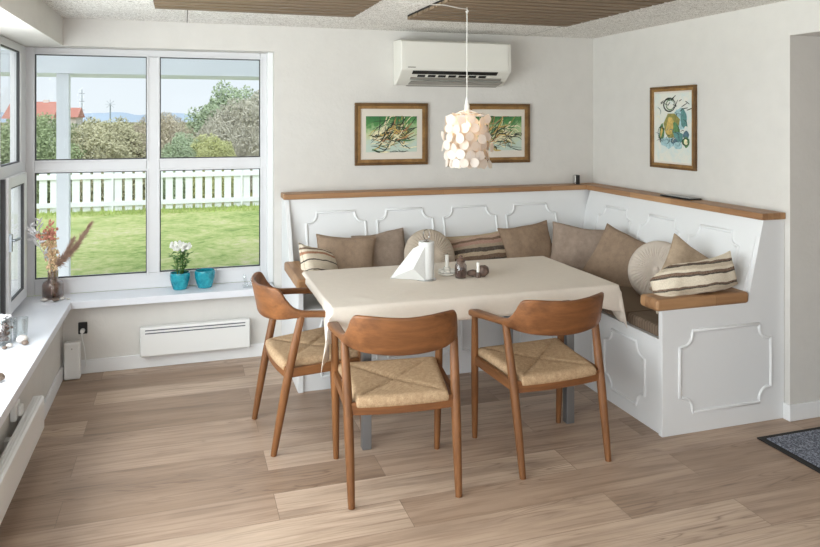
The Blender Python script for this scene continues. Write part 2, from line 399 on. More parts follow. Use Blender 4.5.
# ------------------------------------------------------------------ windows
def pane(parent, ax, u0, u1, z0, z1, face):
    """glass pane + dark gasket. ax 'x': runs along x at y=face, 'y': along y at x=face"""
    g = MB(); k = MB(); t = .006; w = .006
    def b(mb, a0, a1, c0, c1, d0, d1):
        if ax == 'x': mb.box(a0, a1, face+d0, face+d1, c0, c1)
        else: mb.box(face-d1, face-d0, a0, a1, c0, c1)
    b(g, u0, u1, z0, z1, .018, .024); g.build('window_pane', M['glass'], parent)
    for a in ((u0, u1, z0, z0+w), (u0, u1, z1-w, z1), (u0, u0+w, z0+w, z1-w), (u1-w, u1, z0+w, z1-w)): b(k, *a, .004, .02)
    k.build('gasket', M['gasket'], parent)

w1 = MB(); Y0, Y1 = 4.945, 5.01
for a in ((-.935, -.882, SILL, 2.02), (.503, .58, SILL, 2.02)): w1.box(a[0], a[1], Y0, Y1, a[2], a[3])
w1.box(-.225, -.145, Y0, Y1, .566, 1.976)
for z0, z1 in ((SILL, .566), (1.976, 2.02)): w1.box(-.882, .503, Y0, Y1, z0, z1)
for x0, x1 in ((-.882, -.225), (-.145, .503)): w1.box(x0, x1, Y0, Y1, 1.233, 1.31)
w1o = struct(w1.build('window_1', M['pvc'], bevel=.006))
for x0, x1 in ((-.882, -.225), (-.145, .503)):
    for z0, z1 in ((.566, 1.233), (1.31, 1.976)): pane(w1o, 'x', x0, x1, z0, z1, Y0+.004)
# slim inner bead lines on the frame
bd = MB()
for x0, x1 in ((-.882, -.225), (-.145, .503)):
    for z0, z1 in ((.566, 1.233), (1.31, 1.976)):
        for a in ((x0-.012, x0, z0-.012, z1+.012), (x1, x1+.012, z0-.012, z1+.012), (x0, x1, z0-.012, z0), (x0, x1, z1, z1+.012)):
            bd.box(a[0], a[1], Y0-.006, Y0+.01, a[2], a[3])
bd.build('glazing_bead', M['pvc'], w1o, bevel=.002)
struct(bx(.545, .58, 4.87, 4.945, SILL, 2.02).build('trim_2', M['paint'], bevel=.003), 'white reveal lining right of the back window')

w2 = MB(); X0, X1 = -.93, -.99
mull = [4.80, 4.945]; cuts = [(-1.2, -1.12), (-.22, -.14), (.76, .84), (1.74, 1.82), (2.72, 2.80), (3.50, 3.58), (4.20, 4.30), (4.80, 4.945)]
for y0, y1 in cuts: w2.box(X1, X0, y0, y1, SILL, 2.02)
for i in range(len(cuts)-1):
    a, b = cuts[i][1], cuts[i+1][0]
    for z0, z1 in ((SILL, .51), (1.24, 1.31), (1.976, 2.02)): w2.box(X1, X0, a, b, z0, z1)
w2o = struct(w2.build('window_2', M['pvc'], bevel=.006))
for i in range(len(cuts)-1):
    a, b = cuts[i][1], cuts[i+1][0]
    pane(w2o, 'y', a, b, 1.31, 1.976, X0-.004)
    if i < len(cuts)-2: pane(w2o, 'y', a, b, .51, 1.24, X0-.004)
# the opening sash in the corner
s = MB(); a, b, z0, z1 = 4.315, 4.79, .50, 1.252; fw = .062
for q in ((a, a+fw, z0, z1), (b-fw, b, z0, z1), (a+fw, b-fw, z0, z0+fw), (a+fw, b-fw, z1-fw, z1)): s.box(-.96, -.895, *q)
so = s.build('opening_sash', M['pvc'], w2o, bevel=.006)
pane(so, 'y', a+fw, b-fw, z0+fw, z1-fw, -.897)
k = MB(); k.box(-.93, -.91, 4.285, 4.314, .51, 1.245); k.build('gasket', M['gasket'], so)
hm = MB(); hm.box(-.895, -.882, a+.006, a+.034, .85, .945); hm.tube([(-.885, a+.02, .91), (-.872, a+.02, .91), (-.868, a+.03, .91), (-.866, a+.125, .905)], .008, 8)
hm.build('window_handle', M['steel'], so, smooth=True)

# ------------------------------------------------------------------ ceiling slat panels
def slat_panel(x0, x1, y0, y1, label):
    o = empty('slatted_ceiling_panel', ((x0+x1)/2, (y0+y1)/2, H))
    f = bx(x0, x1, y0, y1, H-.012, H-.001); f.build('felt_backing', M['felt'], o)
    m = MB(); p = .100; y = y1
    while y-p > y0: m.box(x0, x1, y-p+.026, y, H-.028, H-.012); y -= p
    m.build('slats', M['slat'], o)
    tag(o, label, 'ceiling panel', 'slatted wooden ceiling panels')
slat_panel(-.143, .946, 1.9, 4.056, 'dark slatted wooden ceiling panel nearer the window')
slat_panel(1.275, 2.345, 1.9, 4.048, 'dark slatted wooden ceiling panel above the pendant lamp')

# ------------------------------------------------------------------ corner bench
def notched(w, h, r=.055, j=.014):
    """closed outline (u, v) of a rectangle with concave notched corners"""
    pts = []
    def corner(cx, cy, sx, sy, a0, a1):
        seq = []
        for k in range(7):
            a = a0+(a1-a0)*k/6
            seq.append((cx+sx*(j*.0+r*math.cos(a)), cy+sy*(r*math.sin(a))))
        return seq
    q = math.pi/2
    c1 = [(0, r+j), (j, r+j)]+[(j+(r)*math.sin(a)*1.0 if False else j+r*math.sin(a)-0, j+r*math.cos(a)) for a in (q*k/6 for k in range(7))]+[(r+j, 0)]
    # c1 runs from the left side to the bottom side round the lower left corner
    ll = c1
    lr = [(w-x, y) for x, y in reversed(ll)]
    ur = [(w-x, h-y) for x, y in ll]
    ul = [(x, h-y) for x, y in reversed(ll)]
    return ll+lr+ur+ul
def moulding(parent, org, ux, uz, w, h, rad=.009, **k):
    org, ux, uz = Vector(org), Vector(ux).normalized(), Vector(uz).normalized(); n = ux.cross(uz)
    pts = [org+ux*u+uz*v for u, v in notched(w, h, **k)]
    MB().tube(pts, rad, 8, True, flat=n).build('panel_moulding', M['bench'], parent, smooth=True, angle=50)

BEN = empty('corner_bench', (2.3, 4.1, 0))
tag(BEN, 'white panelled L-shaped corner bench with oak ledge against the back and right walls', 'bench')
def bench():
    ty, tx = YB, XR
    # backrests (slanted wedges)
    prof = [(.315, .46), (.135, 1.045), (.002, 1.045), (.002, .46)]     # distance from wall, z
    b = MB(); b.prism([(.64, ty-d, z) for d, z in prof], (XR-.002-.64, 0, 0))
    bo = b.build('back_panel', M['bench'], BEN)
    r = MB(); r.prism([(tx-d, 2.99, z) for d, z in prof], (0, 4.62-2.99, 0))
    ro = r.build('side_back_panel', M['bench'], BEN)
    sl = Vector((0, .18, .585)).normalized()
    def on_back(x, z): d = .315-(z-.46)*.18/.585; return (x, ty-d, z)
    for x in (.765, 1.24, 1.715, 2.19): moulding(bo, on_back(x, .54), (1, 0, 0), sl, .395, .435)
    sr = Vector((.18, 0, .585)).normalized()
    def on_right(y, z): d = .315-(z-.46)*.18/.585; return (tx-d, y, z)
    for y in (4.435, 3.945, 3.475): moulding(ro, on_right(y, .54), (0, -1, 0), sr, .385, .435)
    # seat boxes
    m = MB(); m.box(.64, 2.262, 4.09, 4.79, 0, .47)
    s1 = m.build('seat_box', M['bench'], BEN)
    for x in (.70, 1.17, 1.64): moulding(s1, (x, 4.09, .075), (1, 0, 0), (0, 0, 1), .40, .33)
    s2 = bx(2.262, 3.0, 2.99, 4.79, 0, .47).build('side_seat_box', M['bench'], BEN)
    for y in (3.485, 3.97): moulding(s2, (2.262, y, .075), (0, -1, 0), (0, 0, 1), .365, .33)
    # end panels
    ed = [(2.25, 0), (2.25, .625), (2.77, .625), (2.872, 1.045), (3.008, 1.045), (3.008, 0)]
    e = MB().prism([(x, 2.965, z) for x, z in ed], (0, .03, 0)).build('end_panel', M['bench'], BEN, bevel=.002)
    moulding(e, (2.352, 2.965, .105), (1, 0, 0), (0, 0, 1), .567, .405, r=.06, j=.016)
    ed = [(4.075, 0), (4.075, .625), (4.42, .625), (4.655, 1.045), (4.798, 1.045), (4.798, 0)]
    MB().prism([(.628, y, z) for y, z in ed], (.03, 0, 0)).build('end_panel', M['bench'], BEN, bevel=.002)
    # oak arms
    a = MB(); a.box(2.212, 2.775, 2.955, 3.10, .622, .682); a.build('armrest', M['oak_x'], BEN, bevel=.018, seg=4)
    a = MB(); a.box(.60, .70, 3.93, 4.47, .622, .682); a.build('armrest', M['oak_y'], BEN, bevel=.014, seg=3)
    # oak ledge
    l = MB(); l.box(.622, XR-.001, 4.645, YB-.001, 1.045, 1.08); l.build('back_ledge', M['oak_x'], BEN, bevel=.004)
    l = MB(); l.box(2.855, XR-.001, 2.955, 4.645, 1.045, 1.08); l.build('side_ledge', M['oak_y'], BEN, bevel=.004)
bench()

# seat pads
def pad(x0, x1, y0, y1, mat, label):
    m = bx(x0, x1, y0, y1, .471, .53)
    o = m.build('seat_pad', M[mat], None, bevel=.016, seg=3); tag(o, label, 'seat pad', 'ribbed seat pads on the bench')
pad(2.275, 2.70, 3.0, 3.30, 'ribx', 'ribbed taupe seat pad at the open right end of the bench')
pad(2.275, 2.70, 3.305, 4.08, 'ribx', 'ribbed taupe seat pad under the round pale cushion')
pad(.90, 2.27, 4.105, 4.48, 'ribx', 'long ribbed taupe seat pad along the back wall bench')
pad(2.275, 2.70, 4.085, 4.48, 'ribx', 'ribbed taupe seat pad in the inner corner of the bench')

# ------------------------------------------------------------------ cushions
def pillow_mesh(w, h, t, seed=0, n=26, pinch=.09, wr=.010, slump=.12):
    mb = MB(); top = {}; bot = {}; vs = []; off = Vector((seed*7.3, seed*3.1, seed*1.7))
    for side in (1, -1):
        d = top if side > 0 else bot
        for i in range(n+1):
            for j in range(n+1):
                if side < 0 and (i in (0, n) or j in (0, n)): d[i, j] = top[i, j]; continue
                u = -math.cos(math.pi*i/n)*.5+(2*i/n-1)*.5; v = -math.cos(math.pi*j/n)*.5+(2*j/n-1)*.5
                x = w/2*u*(1-pinch*(1-v*v)*abs(u)**3); z = h/2*v*(1-pinch*(1-u*u)*abs(v)**3)
                e = max(0, (1-u**2))*max(0, (1-v**2)); th = t/2*e**.40*(1-slump*v)
                nz = noise.noise(Vector((x*9, z*9, side*3))+off)*wr*min(1, e*3)+noise.noise(Vector((x*26, z*26, side*3))+off)*wr*.35
                z2 = z+noise.noise(Vector((x*8, 5, side))+off)*.012*(1-abs(v)*.3)
                d[i, j] = len(vs); vs.append((x, -side*(th+(nz if e > 0 else 0)), z2))
    fs = []
    for d, sgn in ((top, 1), (bot, -1)):
        for i in range(n):
            for j in range(n):
                f = (d[i, j], d[i+1, j], d[i+1, j+1], d[i, j+1]); fs.append(f if sgn > 0 else f[::-1])
    mb.add(vs, fs)
    rim = [vs[top[i, 0]] for i in range(n)]+[vs[top[n, j]] for j in range(n)]+[vs[top[i, n]] for i in range(n, 0, -1)]+[vs[top[0, j]] for j in range(n, 0, -1)]
    return mb, rim
def pose(o, loc, rot):
    o.location = loc; o.rotation_euler = tuple(R(a) for a in rot)
def cushion(name, w, h, t, mat, loc, rot, label, seed, pipe=True, pinch=.09, wr=.010, group='scatter cushions on the bench', sl=.12, droop=0):
    root = empty(name)
    mb, rim = pillow_mesh(w, h, t, seed, pinch=pinch, wr=wr, slump=sl)
    if droop:
        bend = lambda p: (p[0], p[1], p[2]-droop*(1.1*max(0, -.10-p[0])**1.4-.35*max(0, p[0]-.12)**1.2))
        mb.v = [bend(p) for p in mb.v]; rim = [bend(p) for p in rim]
    mb.build('cover', M[mat], root, smooth=True, angle=80)
    if pipe: MB().tube(rim, .004, 6, True).build('piping', M[mat], root, smooth=True)
    pose(root, loc, rot); tag(root, label, 'cushion', group); return root
def round_cushion(r, t, mat, loc, rot, label, phase):
    root = empty('round_cushion'); n = 132; prof = []
    K = 14; rings = []
    def ring(rr, y, amp, ph):
        return [((rr)*math.cos(a), y+amp*math.cos(a*44+ph), (rr)*math.sin(a)) for a in (2*math.pi*i/n for i in range(n))]
    for side in (-1, 1):
        seq = []
        for k in range(K+1):
            f = k/K; rr = .014+(r-.014)*f
            th = t/2*math.sqrt(max(0, 1-(f**2.6)))*(1-.55*math.exp(-(f/.22)**2))
            seq.append(ring(rr, side*th, .0045*min(1, f*2.2)*(1-f**8), phase))
        rings += seq if side < 0 else seq[::-1][1:]
    MB().rings(rings).build('cover', M[mat], root, smooth=True, angle=80)
    for s in (-1, 1): MB().ball((0, s*t*.235, 0), .017, .010, .017).build('button', M[mat], root, smooth=True)
    pose(root, loc, rot); tag(root, label, 'cushion', 'scatter cushions on the bench')
cushion('striped_cushion', .33, .29, .13, 'stripe_a', (.79, 4.26, .66), (-26, 16, 40), 'small cream cushion with brown stripes beside the left oak armrest', 1)
cushion('square_cushion', .38, .35, .13, 'brown', (.975, 4.385, .665), (-17, 4, -3), 'dark brown square cushion next to the small striped one at the left end', 2)
cushion('square_cushion', .36, .35, .13, 'taupe', (1.242, 4.472, 0.663), (-21, -6, 4), 'greyish taupe square cushion half behind the pleated round cushion', 3)
round_cushion(.178, .11, 'greyvelvet', (1.521, 4.350, 0.682), (-20, 0, 4), 'round pleated beige cushion standing behind the paper roll', 0)
cushion('striped_cushion', .44, .30, .12, 'stripe_b', (1.916, 4.446, 0.649), (-20, -4, 2), 'flat cushion with brown, pink and cream bands on the back bench', 5)
cushion('square_cushion', .40, .36, .13, 'warmbrown', (2.276, 4.431, 0.666), (-20, -5, 6), 'brown square cushion right of the banded one on the back bench', 6)
cushion('square_cushion', .42, .35, .14, 'mauve', (2.585, 4.28, .665), (-20, 6, -36), 'grey brown cushion set across the inner corner of the bench', 7, wr=.018)
cushion('square_cushion', .38, .38, .13, 'brown', (2.652, 3.917, 0.661), (-26, 20, -58), 'brown square cushion tilted on one corner left of the round velvet cushion', 8)
round_cushion(.178, .12, 'beigevelvet', (2.652, 3.534, 0.681), (-21, 0, -54), 'round pale pink beige velvet cushion leaning on the right backrest', 1)
cushion('square_cushion', .40, .38, .12, 'sand', (2.635, 3.20, .688), (-34, 33, -26), 'sand coloured cushion leaning behind the folded striped cushion', 10, wr=.016)
cushion('striped_cushion', .47, .165, .16, 'stripe_c', (2.50, 3.045, .752), (-14, -5, -8), 'cream and umber striped cushion lying on the right oak armrest', 11, pinch=.03, wr=.016, droop=1)

# ------------------------------------------------------------------ table
TZ = .69; TX0, TX1, TY0, TY1 = .657, 2.19, 3.247, 4.075
T = empty('dining_table', (1.42, 3.66, 0)); tag(T, 'rectangular dining table on square steel legs in front of the corner bench', 'table')
bx(TX0+.004, TX1-.004, TY0+.004, TY1-.004, .662, .688).build('tabletop', M['paint'], T, bevel=.002)
for x, y in ((.832, 3.30), (1.903, 3.265), (.832, 3.98), (1.903, 3.98)):
    bx(x-.022, x+.022, y-.022, y+.022, 0, .662).build('leg', M['steel'], T, bevel=.003)
for y in (3.30, 3.955): bx(.80, 1.94, y, y+.025, .62, .661).build('apron', M['steel'], T)

def tablecloth():
    def lev(n0, n1, over0, over1, n, ax):
        k = 6
        a = [-1+i/k for i in range(k)]                       # -1..0 overhang fraction
        b = [0, .006]+[.006+(1-.012)*i/n for i in range(1, n)]+[.994, 1]
        c = [1+i/k for i in range(1, k+1)]
        return a+b+c
    W, D = TX1-TX0, TY1-TY0
    us = lev(0, 1, 0, 0, 56, 0); vs_ = lev(0, 1, 0, 0, 34, 1)
    def sm(x): x = max(0, min(1, x)); return x*x*(3-2*x)
    def oL(v): return .035+.20*(1-sm(v/.21))+.05*sm((v-.9)/.1)
    def oR(v): return .11+.085*(1-sm(v/.2))
    def oF(u): return .105+.05*(1-sm(u/.14))+.03*sm((u-.9)/.1)
    def oB(u): return .045
    V = []; idx = {}
    for i, u in enumerate(us):
        for j, v in enumerate(vs_):
            uc, vc = max(0, min(1, u)), max(0, min(1, v))
            du = (-u)*oL(vc) if u < 0 else ((u-1)*oR(vc) if u > 1 else 0)
            dv = (-v)*oF(uc) if v < 0 else ((v-1)*oB(uc) if v > 1 else 0)
            x = TX0+W*uc; y = TY0+D*vc; z = TZ+.004
            sx = -1 if u < 0 else 1; sy = -1 if v < 0 else 1
            r = math.hypot(du, dv)
            if r > 0:
                ph = math.atan2(dv, du); fold = math.sin(2*ph)
                ox = .008*min(1, r/.02)*math.cos(ph)+r*.06*math.cos(ph)+(.20 if u < .5 else .08)*r*fold
                oy = .008*min(1, r/.02)*math.sin(ph)+r*.06*math.sin(ph)+(.28 if u < .5 else .10)*r*fold
                wob = noise.noise(Vector((x*5, y*5, 2)))*.10*r
                x += sx*(ox+wob*math.cos(ph)); y += sy*(oy+wob*math.sin(ph)); z -= r*(1-.06*fold)
            else:
                g = noise.noise(Vector((x*3, y*3, 1)))
                z += .0008*g
                for cx, cy, a, L, hgt in ((.84, 3.36, 2.2, .07, .009), (1.00, 3.36, .6, .10, .009), (1.08, 3.42, .8, .08, .007), (1.22, 3.34, .5, .06, .006), (.80, 3.60, 1.2, .12, .003)):
                    px, py = x-cx, y-cy; t_ = px*math.cos(a)+py*math.sin(a); s_ = -px*math.sin(a)+py*math.cos(a)
                    z += hgt*math.exp(-(s_/.013)**2-(t_/L)**2)
            idx[i, j] = len(V); V.append((x, y, z))
    F = [(idx[i, j], idx[i+1, j], idx[i+1, j+1], idx[i, j+1]) for i in range(len(us)-1) for j in range(len(vs_)-1)]
    m = MB(); m.add(V, F); o = m.build('tablecloth', M['cloth'], None, smooth=True, angle=75)
    s = o.modifiers.new('thickness', 'SOLIDIFY'); s.thickness = .0022; s.offset = 1
    tag(o, 'cream cloth draped over the dining table with drooping corners', 'tablecloth')
tablecloth()
TT = TZ+.0055

# ------------------------------------------------------------------ chairs
def catmull(P, n):
    out = []
    for i in range(len(P)-1):
        p0, p1, p2, p3 = P[max(i-1, 0)], P[i], P[i+1], P[min(i+2, len(P)-1)]
        for k in range(n):
            t = k/n
            out.append(tuple(.5*((2*b)+(-a+c)*t+(2*a-5*b+4*c-d)*t*t+(-a+3*b-3*c+d)*t**3) for a, b, c, d in zip(p0, p1, p2, p3)))
    out.append(tuple(P[-1])); return out
def make_chair():
    root = empty('armchair')
    for s in (-1, 1):
        MB().tube(catmull([(s*.240, .218, 0), (s*.243, .212, .20), (s*.246, .206, .42), (s*.250, .198, .622)], 5),
                  [.0125+.006*math.sin(math.pi*min(1, (i/15)*.85+.02)) for i in range(16)], 12).build('leg', M['teak_z'], root, smooth=True)
    for s in (-1, 1):
        MB().tube(catmull([(s*.224, -.222, 0), (s*.227, -.182, .22), (s*.231, -.142, .42), (s*.238, -.092, .645)], 5),
                  [.0135+.007*math.sin(math.pi*min(1, (i/15)*.85+.02)) for i in range(16)], 12).build('leg', M['teak_z'], root, smooth=True)
    # rails
    MB().beam((-.24, .205, .395), (.24, .205, .395), .022, .05).build('front_rail', M['teak_x'], root, bevel=.005)
    rr = [Vector((x, -.15-.02*(1-(x/.23)**2), .375)) for x in [-.228+.456*i/12 for i in range(13)]]
    MB().rings([[p+Vector((0, a, b)) for a, b in ((-.011, -.026), (.011, -.026), (.011, .026), (-.011, .026))] for p in rr]).build('rear_rail', M['teak_x'], root, bevel=.005)
    for s in (-1, 1): MB().beam((s*.229, -.15, .378), (s*.243, .205, .39), .022, .044).build('side_rail', M['teak_y'], root, bevel=.005)
    # woven seat
    n = 34; V = []; F = []; top = {}; bot = {}
    for side in (1, -1):
        d = top if side > 0 else bot
        for i in range(n+1):
            for j in range(n+1):
                u = 2*i/n-1; v = 2*j/n-1
                if side < 0 and (i in (0, n) or j in (0, n)): d[i, j] = top[i, j]; continue
                hw = .218+.022*v
                uu = math.copysign(1-(1-abs(u))**1.35, u); vv = math.copysign(1-(1-abs(v))**1.35, v)
                x = hw*uu; y = .023+.195*vv-.014*(1-uu*uu)*(.5-.5*vv)
                e = max(abs(uu), abs(vv)); roll = .026*math.sqrt(max(0, 1-max(0, (e-.86)/.14)**2))
                zc = .408+.012*vv
                seam = .013*math.exp(-((abs(uu)-abs(vv))/.03)**2)*(1-e**6)
                dish = .012*(1-uu*uu)*(1-vv*vv)
                z = zc+(roll+.004-seam-dish if side > 0 else -roll)
                if e >= .9999: z = zc
                d[i, j] = len(V); V.append((x, y, z))
    for d, sg in ((top, 1), (bot, -1)):
        for i in range(n):
            for j in range(n):
                f = (d[i, j], d[i+1, j], d[i+1, j+1], d[i, j+1]); F.append(f if sg > 0 else f[::-1])
    m = MB(); m.add(V, F); m.build('seat', M['cord'], root, smooth=True, angle=75)
    # arms and back: a loft along one curve: x, y, top z, bottom z, thickness, lean
    K = [(-.256, .222, .632, .610, .046, 0), (-.256, .19, .640, .609, .052, 0), (-.252, .08, .651, .622, .047, 0), (-.244, -.03, .661, .631, .036, 0), (-.239, -.088, .668, .634, .031, 0),
         (-.231, -.128, .684, .632, .027, .001), (-.218, -.160, .722, .626, .024, .006), (-.202, -.184, .768, .621, .021, .012), (-.165, -.214, .776, .616, .021, .014), (-.085, -.240, .772, .609, .022, .016), (0, -.248, .768, .606, .023, .017)]
    K = K+[(-k[0],)+k[1:] for k in K[-2::-1]]
    Q = catmull(K, 6); N = len(Q)
    def ring(k):
        a = Vector(Q[max(k-1, 0)][:2]); b = Vector(Q[min(k+1, N-1)][:2]); t = (b-a).normalized(); nrm = Vector((t.y, -t.x))  # outward/back
        x, y, zt, zb, th, ln = Q[k]; zc, hh = (zt+zb)/2, (zt-zb)/2; out = []
        if k in (0, N-1): hh *= .6; th *= .6
        r = min(.010, hh*.9, th*.48)
        for cx, cz, a0 in ((1, 1, 0), (-1, 1, 90), (-1, -1, 180), (1, -1, 270)):
            for q in range(4):
                an = R(a0+30*q); w = cx*(th/2-r)+r*math.cos(an); z = cz*(hh-r)+r*math.sin(an)
                o = nrm*(w+ln*(z/hh if hh else 0)*1.0)
                out.append(Vector((x+o.x, y+o.y, zc+z)))
        return out
    rs = [ring(k) for k in range(N)]; cut = 26
    MB().rings(rs[:cut+1]).build('armrest', M['teak_y'], root, smooth=True, angle=60)
    MB().rings(rs[N-1-cut:]).build('armrest', M['teak_y'], root, smooth=True, angle=60)
    MB().rings(rs[cut:N-cut]).build('backrest', M['teak_x'], root, smooth=True, angle=60)
    return root
ch = make_chair()
G = 'teak armchairs at the table'
spots = [((.892, 3.002, 0), -5.8, 'teak armchair with woven cord seat, centre front, its back to the viewer'),
         ((1.624, 3.046, 0), 3.4, 'teak armchair with woven cord seat nearest the striped cushions, back to the viewer'),
         ((.600, 3.600, 0), -84.2, 'teak armchair seen from the side at the window end of the table')]
for i, (loc, rz, lab) in enumerate(spots):
    o = ch if i == 0 else copy_tree(ch)
    o.location = loc; o.rotation_euler = (0, 0, R(rz)); tag(o, lab, 'chair', G)

# ------------------------------------------------------------------ things on the table
pr = empty('paper_towel_roll', (1.245, 3.67, TT)); tag(pr, 'white kitchen paper roll on a wire holder with a loose sheet spread left', 'paper roll')
cx, cy = 1.262, 3.665
MB().lathe([(.012, .008), (.041, .008), (.0425, .012), (.0425, .205), (.041, .209), (.018, .209), (.018, .200), (.012, .200)], (cx, cy, TT), 28).build('paper', M['paper'], pr, smooth=True)
MB().lathe([(.0178, .198), (.0178, .2095), (.0155, .2095), (.0155, .198)], (cx, cy, TT), 18).build('core', M['card'], pr, smooth=True)
h = MB(); h.lathe([(.055, 0), (.055, .004), (.05, .006)], (cx, cy, TT), 24); h.tube([(cx, cy, TT+.004), (cx, cy, TT+.22)], .003, 8)
h.tube([(cx+.018*math.cos(a), cy, TT+.245+.028*math.sin(a)) for a in (2*math.pi*i/20 for i in range(20))], .0025, 6, True)
h.build('holder', M['chrome'], pr, smooth=True)
sh = MB()
A = Vector((cx-.02, cy-.037, TT+.19)); B = Vector((cx-.02, cy-.040, TT+.006)); D_ = Vector((cx-.185, cy+.075, TT+.004)); Cc = Vector((cx-.07, cy+.02, TT+.17)); E_ = Vector((cx-.09, cy-.05, TT+.075)); F_ = Vector((cx-.05, cy-.002, TT+.185))
sh.add([A, B, D_, Cc, E_, F_], [(0, 1, 4), (1, 2, 4), (2, 3, 4), (3, 5, 4), (5, 0, 4)])
o = sh.build('loose_sheet', M['paper'], pr); sm_ = o.modifiers.new('thickness', 'SOLIDIFY'); sm_.thickness = .002

ca = empty('candle_holder', (1.40, 3.73, TT)); tag(ca, 'small white porcelain candle holder with a white candle behind the smoked jar', 'candle holder')
MB().lathe([(.03, 0), (.045, .006), (.05, .014), (.044, .016), (.022, .012), (.016, .03), (.019, .034), (.019, .045), (.012, .045)], (1.41, 3.74, TT), 18).build('holder', M['porcelain'], ca, smooth=True)
b = MB()
for k in range(7):
    a = k*.9; b.ball((1.41+.036*math.cos(a), 3.74+.036*math.sin(a), TT+.026), .014, .012, .010, 8, 5)
b.build('porcelain_flower', M['porcelain'], ca, smooth=True)
MB().lathe([(.0105, .04), (.0105, .112), (.006, .115)], (1.41, 3.74, TT), 12).build('candle', M['wax'], ca, smooth=True)
MB().tube([(1.41, 3.74, TT+.114), (1.412, 3.74, TT+.124)], .0012, 5).build('wick', M['black'], ca)

ja = empty('glass_jar', (1.455, 3.645, TT)); tag(ja, 'smoked brown glass jar with knob lid on the tablecloth', 'jar')
MB().lathe([(.020, 0), (.030, .004), (.034, .03), (.032, .07), (.024, .086), (.022, .09), (.0, .09)], (1.455, 3.645, TT), 22).build('body', M['smokeglass'], ja, smooth=True)
MB().lathe([(.024, .0905), (.026, .097), (.016, .106), (.008, .110), (.011, .118), (.006, .124)], (1.455, 3.645, TT), 18).build('lid', M['stone'], ja, smooth=True)
MB().lathe([(.017, .006), (.027, .01), (.029, .05), (.02, .055)], (1.455, 3.645, TT), 16).build('contents', M['potpourri'], ja, smooth=True)

st = empty('tea_light_stone', (1.55, 3.63, TT)); tag(st, 'two brown stone lumps with a small white candle between them on the table', 'candle holder')
def lump(c, r, seed, name, par, mat, n=16, m=10, amp=.2):
    mb = MB(); rings = []
    for k in range(m+1):
        b_ = math.pi*max(.04, min(.96, k/m)); ring = []
        for i in range(n):
            a = 2*math.pi*i/n; dd = Vector((math.sin(b_)*math.cos(a), math.sin(b_)*math.sin(a), -math.cos(b_)))
            q = 1+amp*noise.noise(dd*1.6+Vector((seed*5, 0, 0)))
            ring.append(Vector(c)+Vector((dd.x*r[0], dd.y*r[1], dd.z*r[2]))*q)
        rings.append(ring)
    zmin = min(p.z for r_ in rings for p in r_); 
    mb.rings(rings); return mb.build(name, mat, par, smooth=True, angle=70)
lump((1.585, 3.635, TT+.034), (.033, .03, .031), 1, 'stone', st, M['stone'])
lump((1.525, 3.65, TT+.022), (.03, .026, .02), 2, 'stone', st, M['stone'])
MB().lathe([(.009, .03), (.009, .082), (.005, .085)], (1.55, 3.625, TT), 12).build('candle', M['wax'], st, smooth=True)
MB().lathe([(.012, 0), (.016, .004), (.014, .03), (.009, .031)], (1.55, 3.625, TT), 12).build('socket', M['stone'], st, smooth=True)

# ------------------------------------------------------------------ pendant lamp
LX, LY = 1.402, 3.425
L = empty('pendant_lamp', (LX, LY, H-.04)); tag(L, 'lit pendant lamp of hanging white shell discs above the table', 'pendant lamp')
zt, zb_ = 1.622, 1.325
c = MB(); c.tube([(LX, LY, H-.05), (LX, LY, zt+.05)], .0028, 8)
pts = catmull([(LX, LY, H-.05), (LX-.06, LY-.03, H-.052), (LX-.15, LY-.06, H-.046), (LX-.26, LY-.1, H-.052), (LX-.5, LY-.2, H-.048), (LX-.8, LY-.9, H-.046)], 6)
c.tube(pts, .0028, 8); c.build('cord', M['cordwhite'], L, smooth=True)
hk = MB(); hk.tube([(LX, LY, H-.042), (LX, LY, H-.052), (LX+.008, LY, H-.062), (LX, LY, H-.068), (LX-.007, LY, H-.062)], .003, 6); hk.build('ceiling_hook', M['cordwhite'], L, smooth=True)
MB().lathe([(.003, .062), (.006, .058), (.010, .03), (.013, .02), (.013, -.04), (.009, -.045)], (LX, LY, zt), 16).build('lamp_socket', M['plastic'], L, smooth=True)
MB().ball((LX, LY, zt-.085), .032, .032, .04, 16, 10).build('bulb', M['bulb'], L, smooth=True)
fr = MB(); ri = [.035, .075, .110]
for r_ in ri: fr.tube([(LX+r_*math.cos(a), LY+r_*math.sin(a), zt-.012-.10*(r_/.11)**2*.25) for a in (2*math.pi*i/32 for i in range(32))], .0022, 6, True)
for k in range(6):
    a = k*math.pi/3; fr.tube([(LX+.012*math.cos(a), LY+.012*math.sin(a), zt-.004), (LX+.11*math.cos(a), LY+.11*math.sin(a), zt-.037)], .002, 6)
fr.build('ring_frame', M['silver'], L, smooth=True)
disc = MB(); disc.lathe([(.0245, -.0005), (.0255, 0), (.0245, .0005)], (LX, LY, H-.04), 16)
disc_me = None
def shell(x, y, z, yaw, tilt, r=1.0):
    global disc_me
    if disc_me is None:
        o = disc.build('shell_disc', M['capiz'], L); disc_me = o.data
    else:
        o = bpy.data.objects.new('shell_disc', disc_me); C.objects.link(o); o.parent = L
    o.location = (x-LX, y-LY, z-(H-.04)); o.rotation_euler = (R(90+tilt), 0, yaw+math.pi/2); o.scale = (r, r, 1)
random.seed(3); ns = 0
for row in range(6):
    nrow = 14; z = zt-.058-row*.044
    for k in range(nrow):
        a = 2*math.pi*(k+.5*(row % 2))/nrow+random.uniform(-.08, .08); rr = .114+random.uniform(-.014, .012)+(.006 if row in (1, 2, 3) else 0)
        shell(LX+rr*math.cos(a), LY+rr*math.sin(a), z+random.uniform(-.008, .008), a+random.uniform(-.5, .5), random.uniform(-16, 16), random.uniform(.9, 1.06)); ns += 1
for k in range(8):
    a = 2*math.pi*k/8; shell(LX+.075*math.cos(a), LY+.075*math.sin(a), zb_+.03+random.uniform(-.006, .01), a, random.uniform(-10, 10), .85)
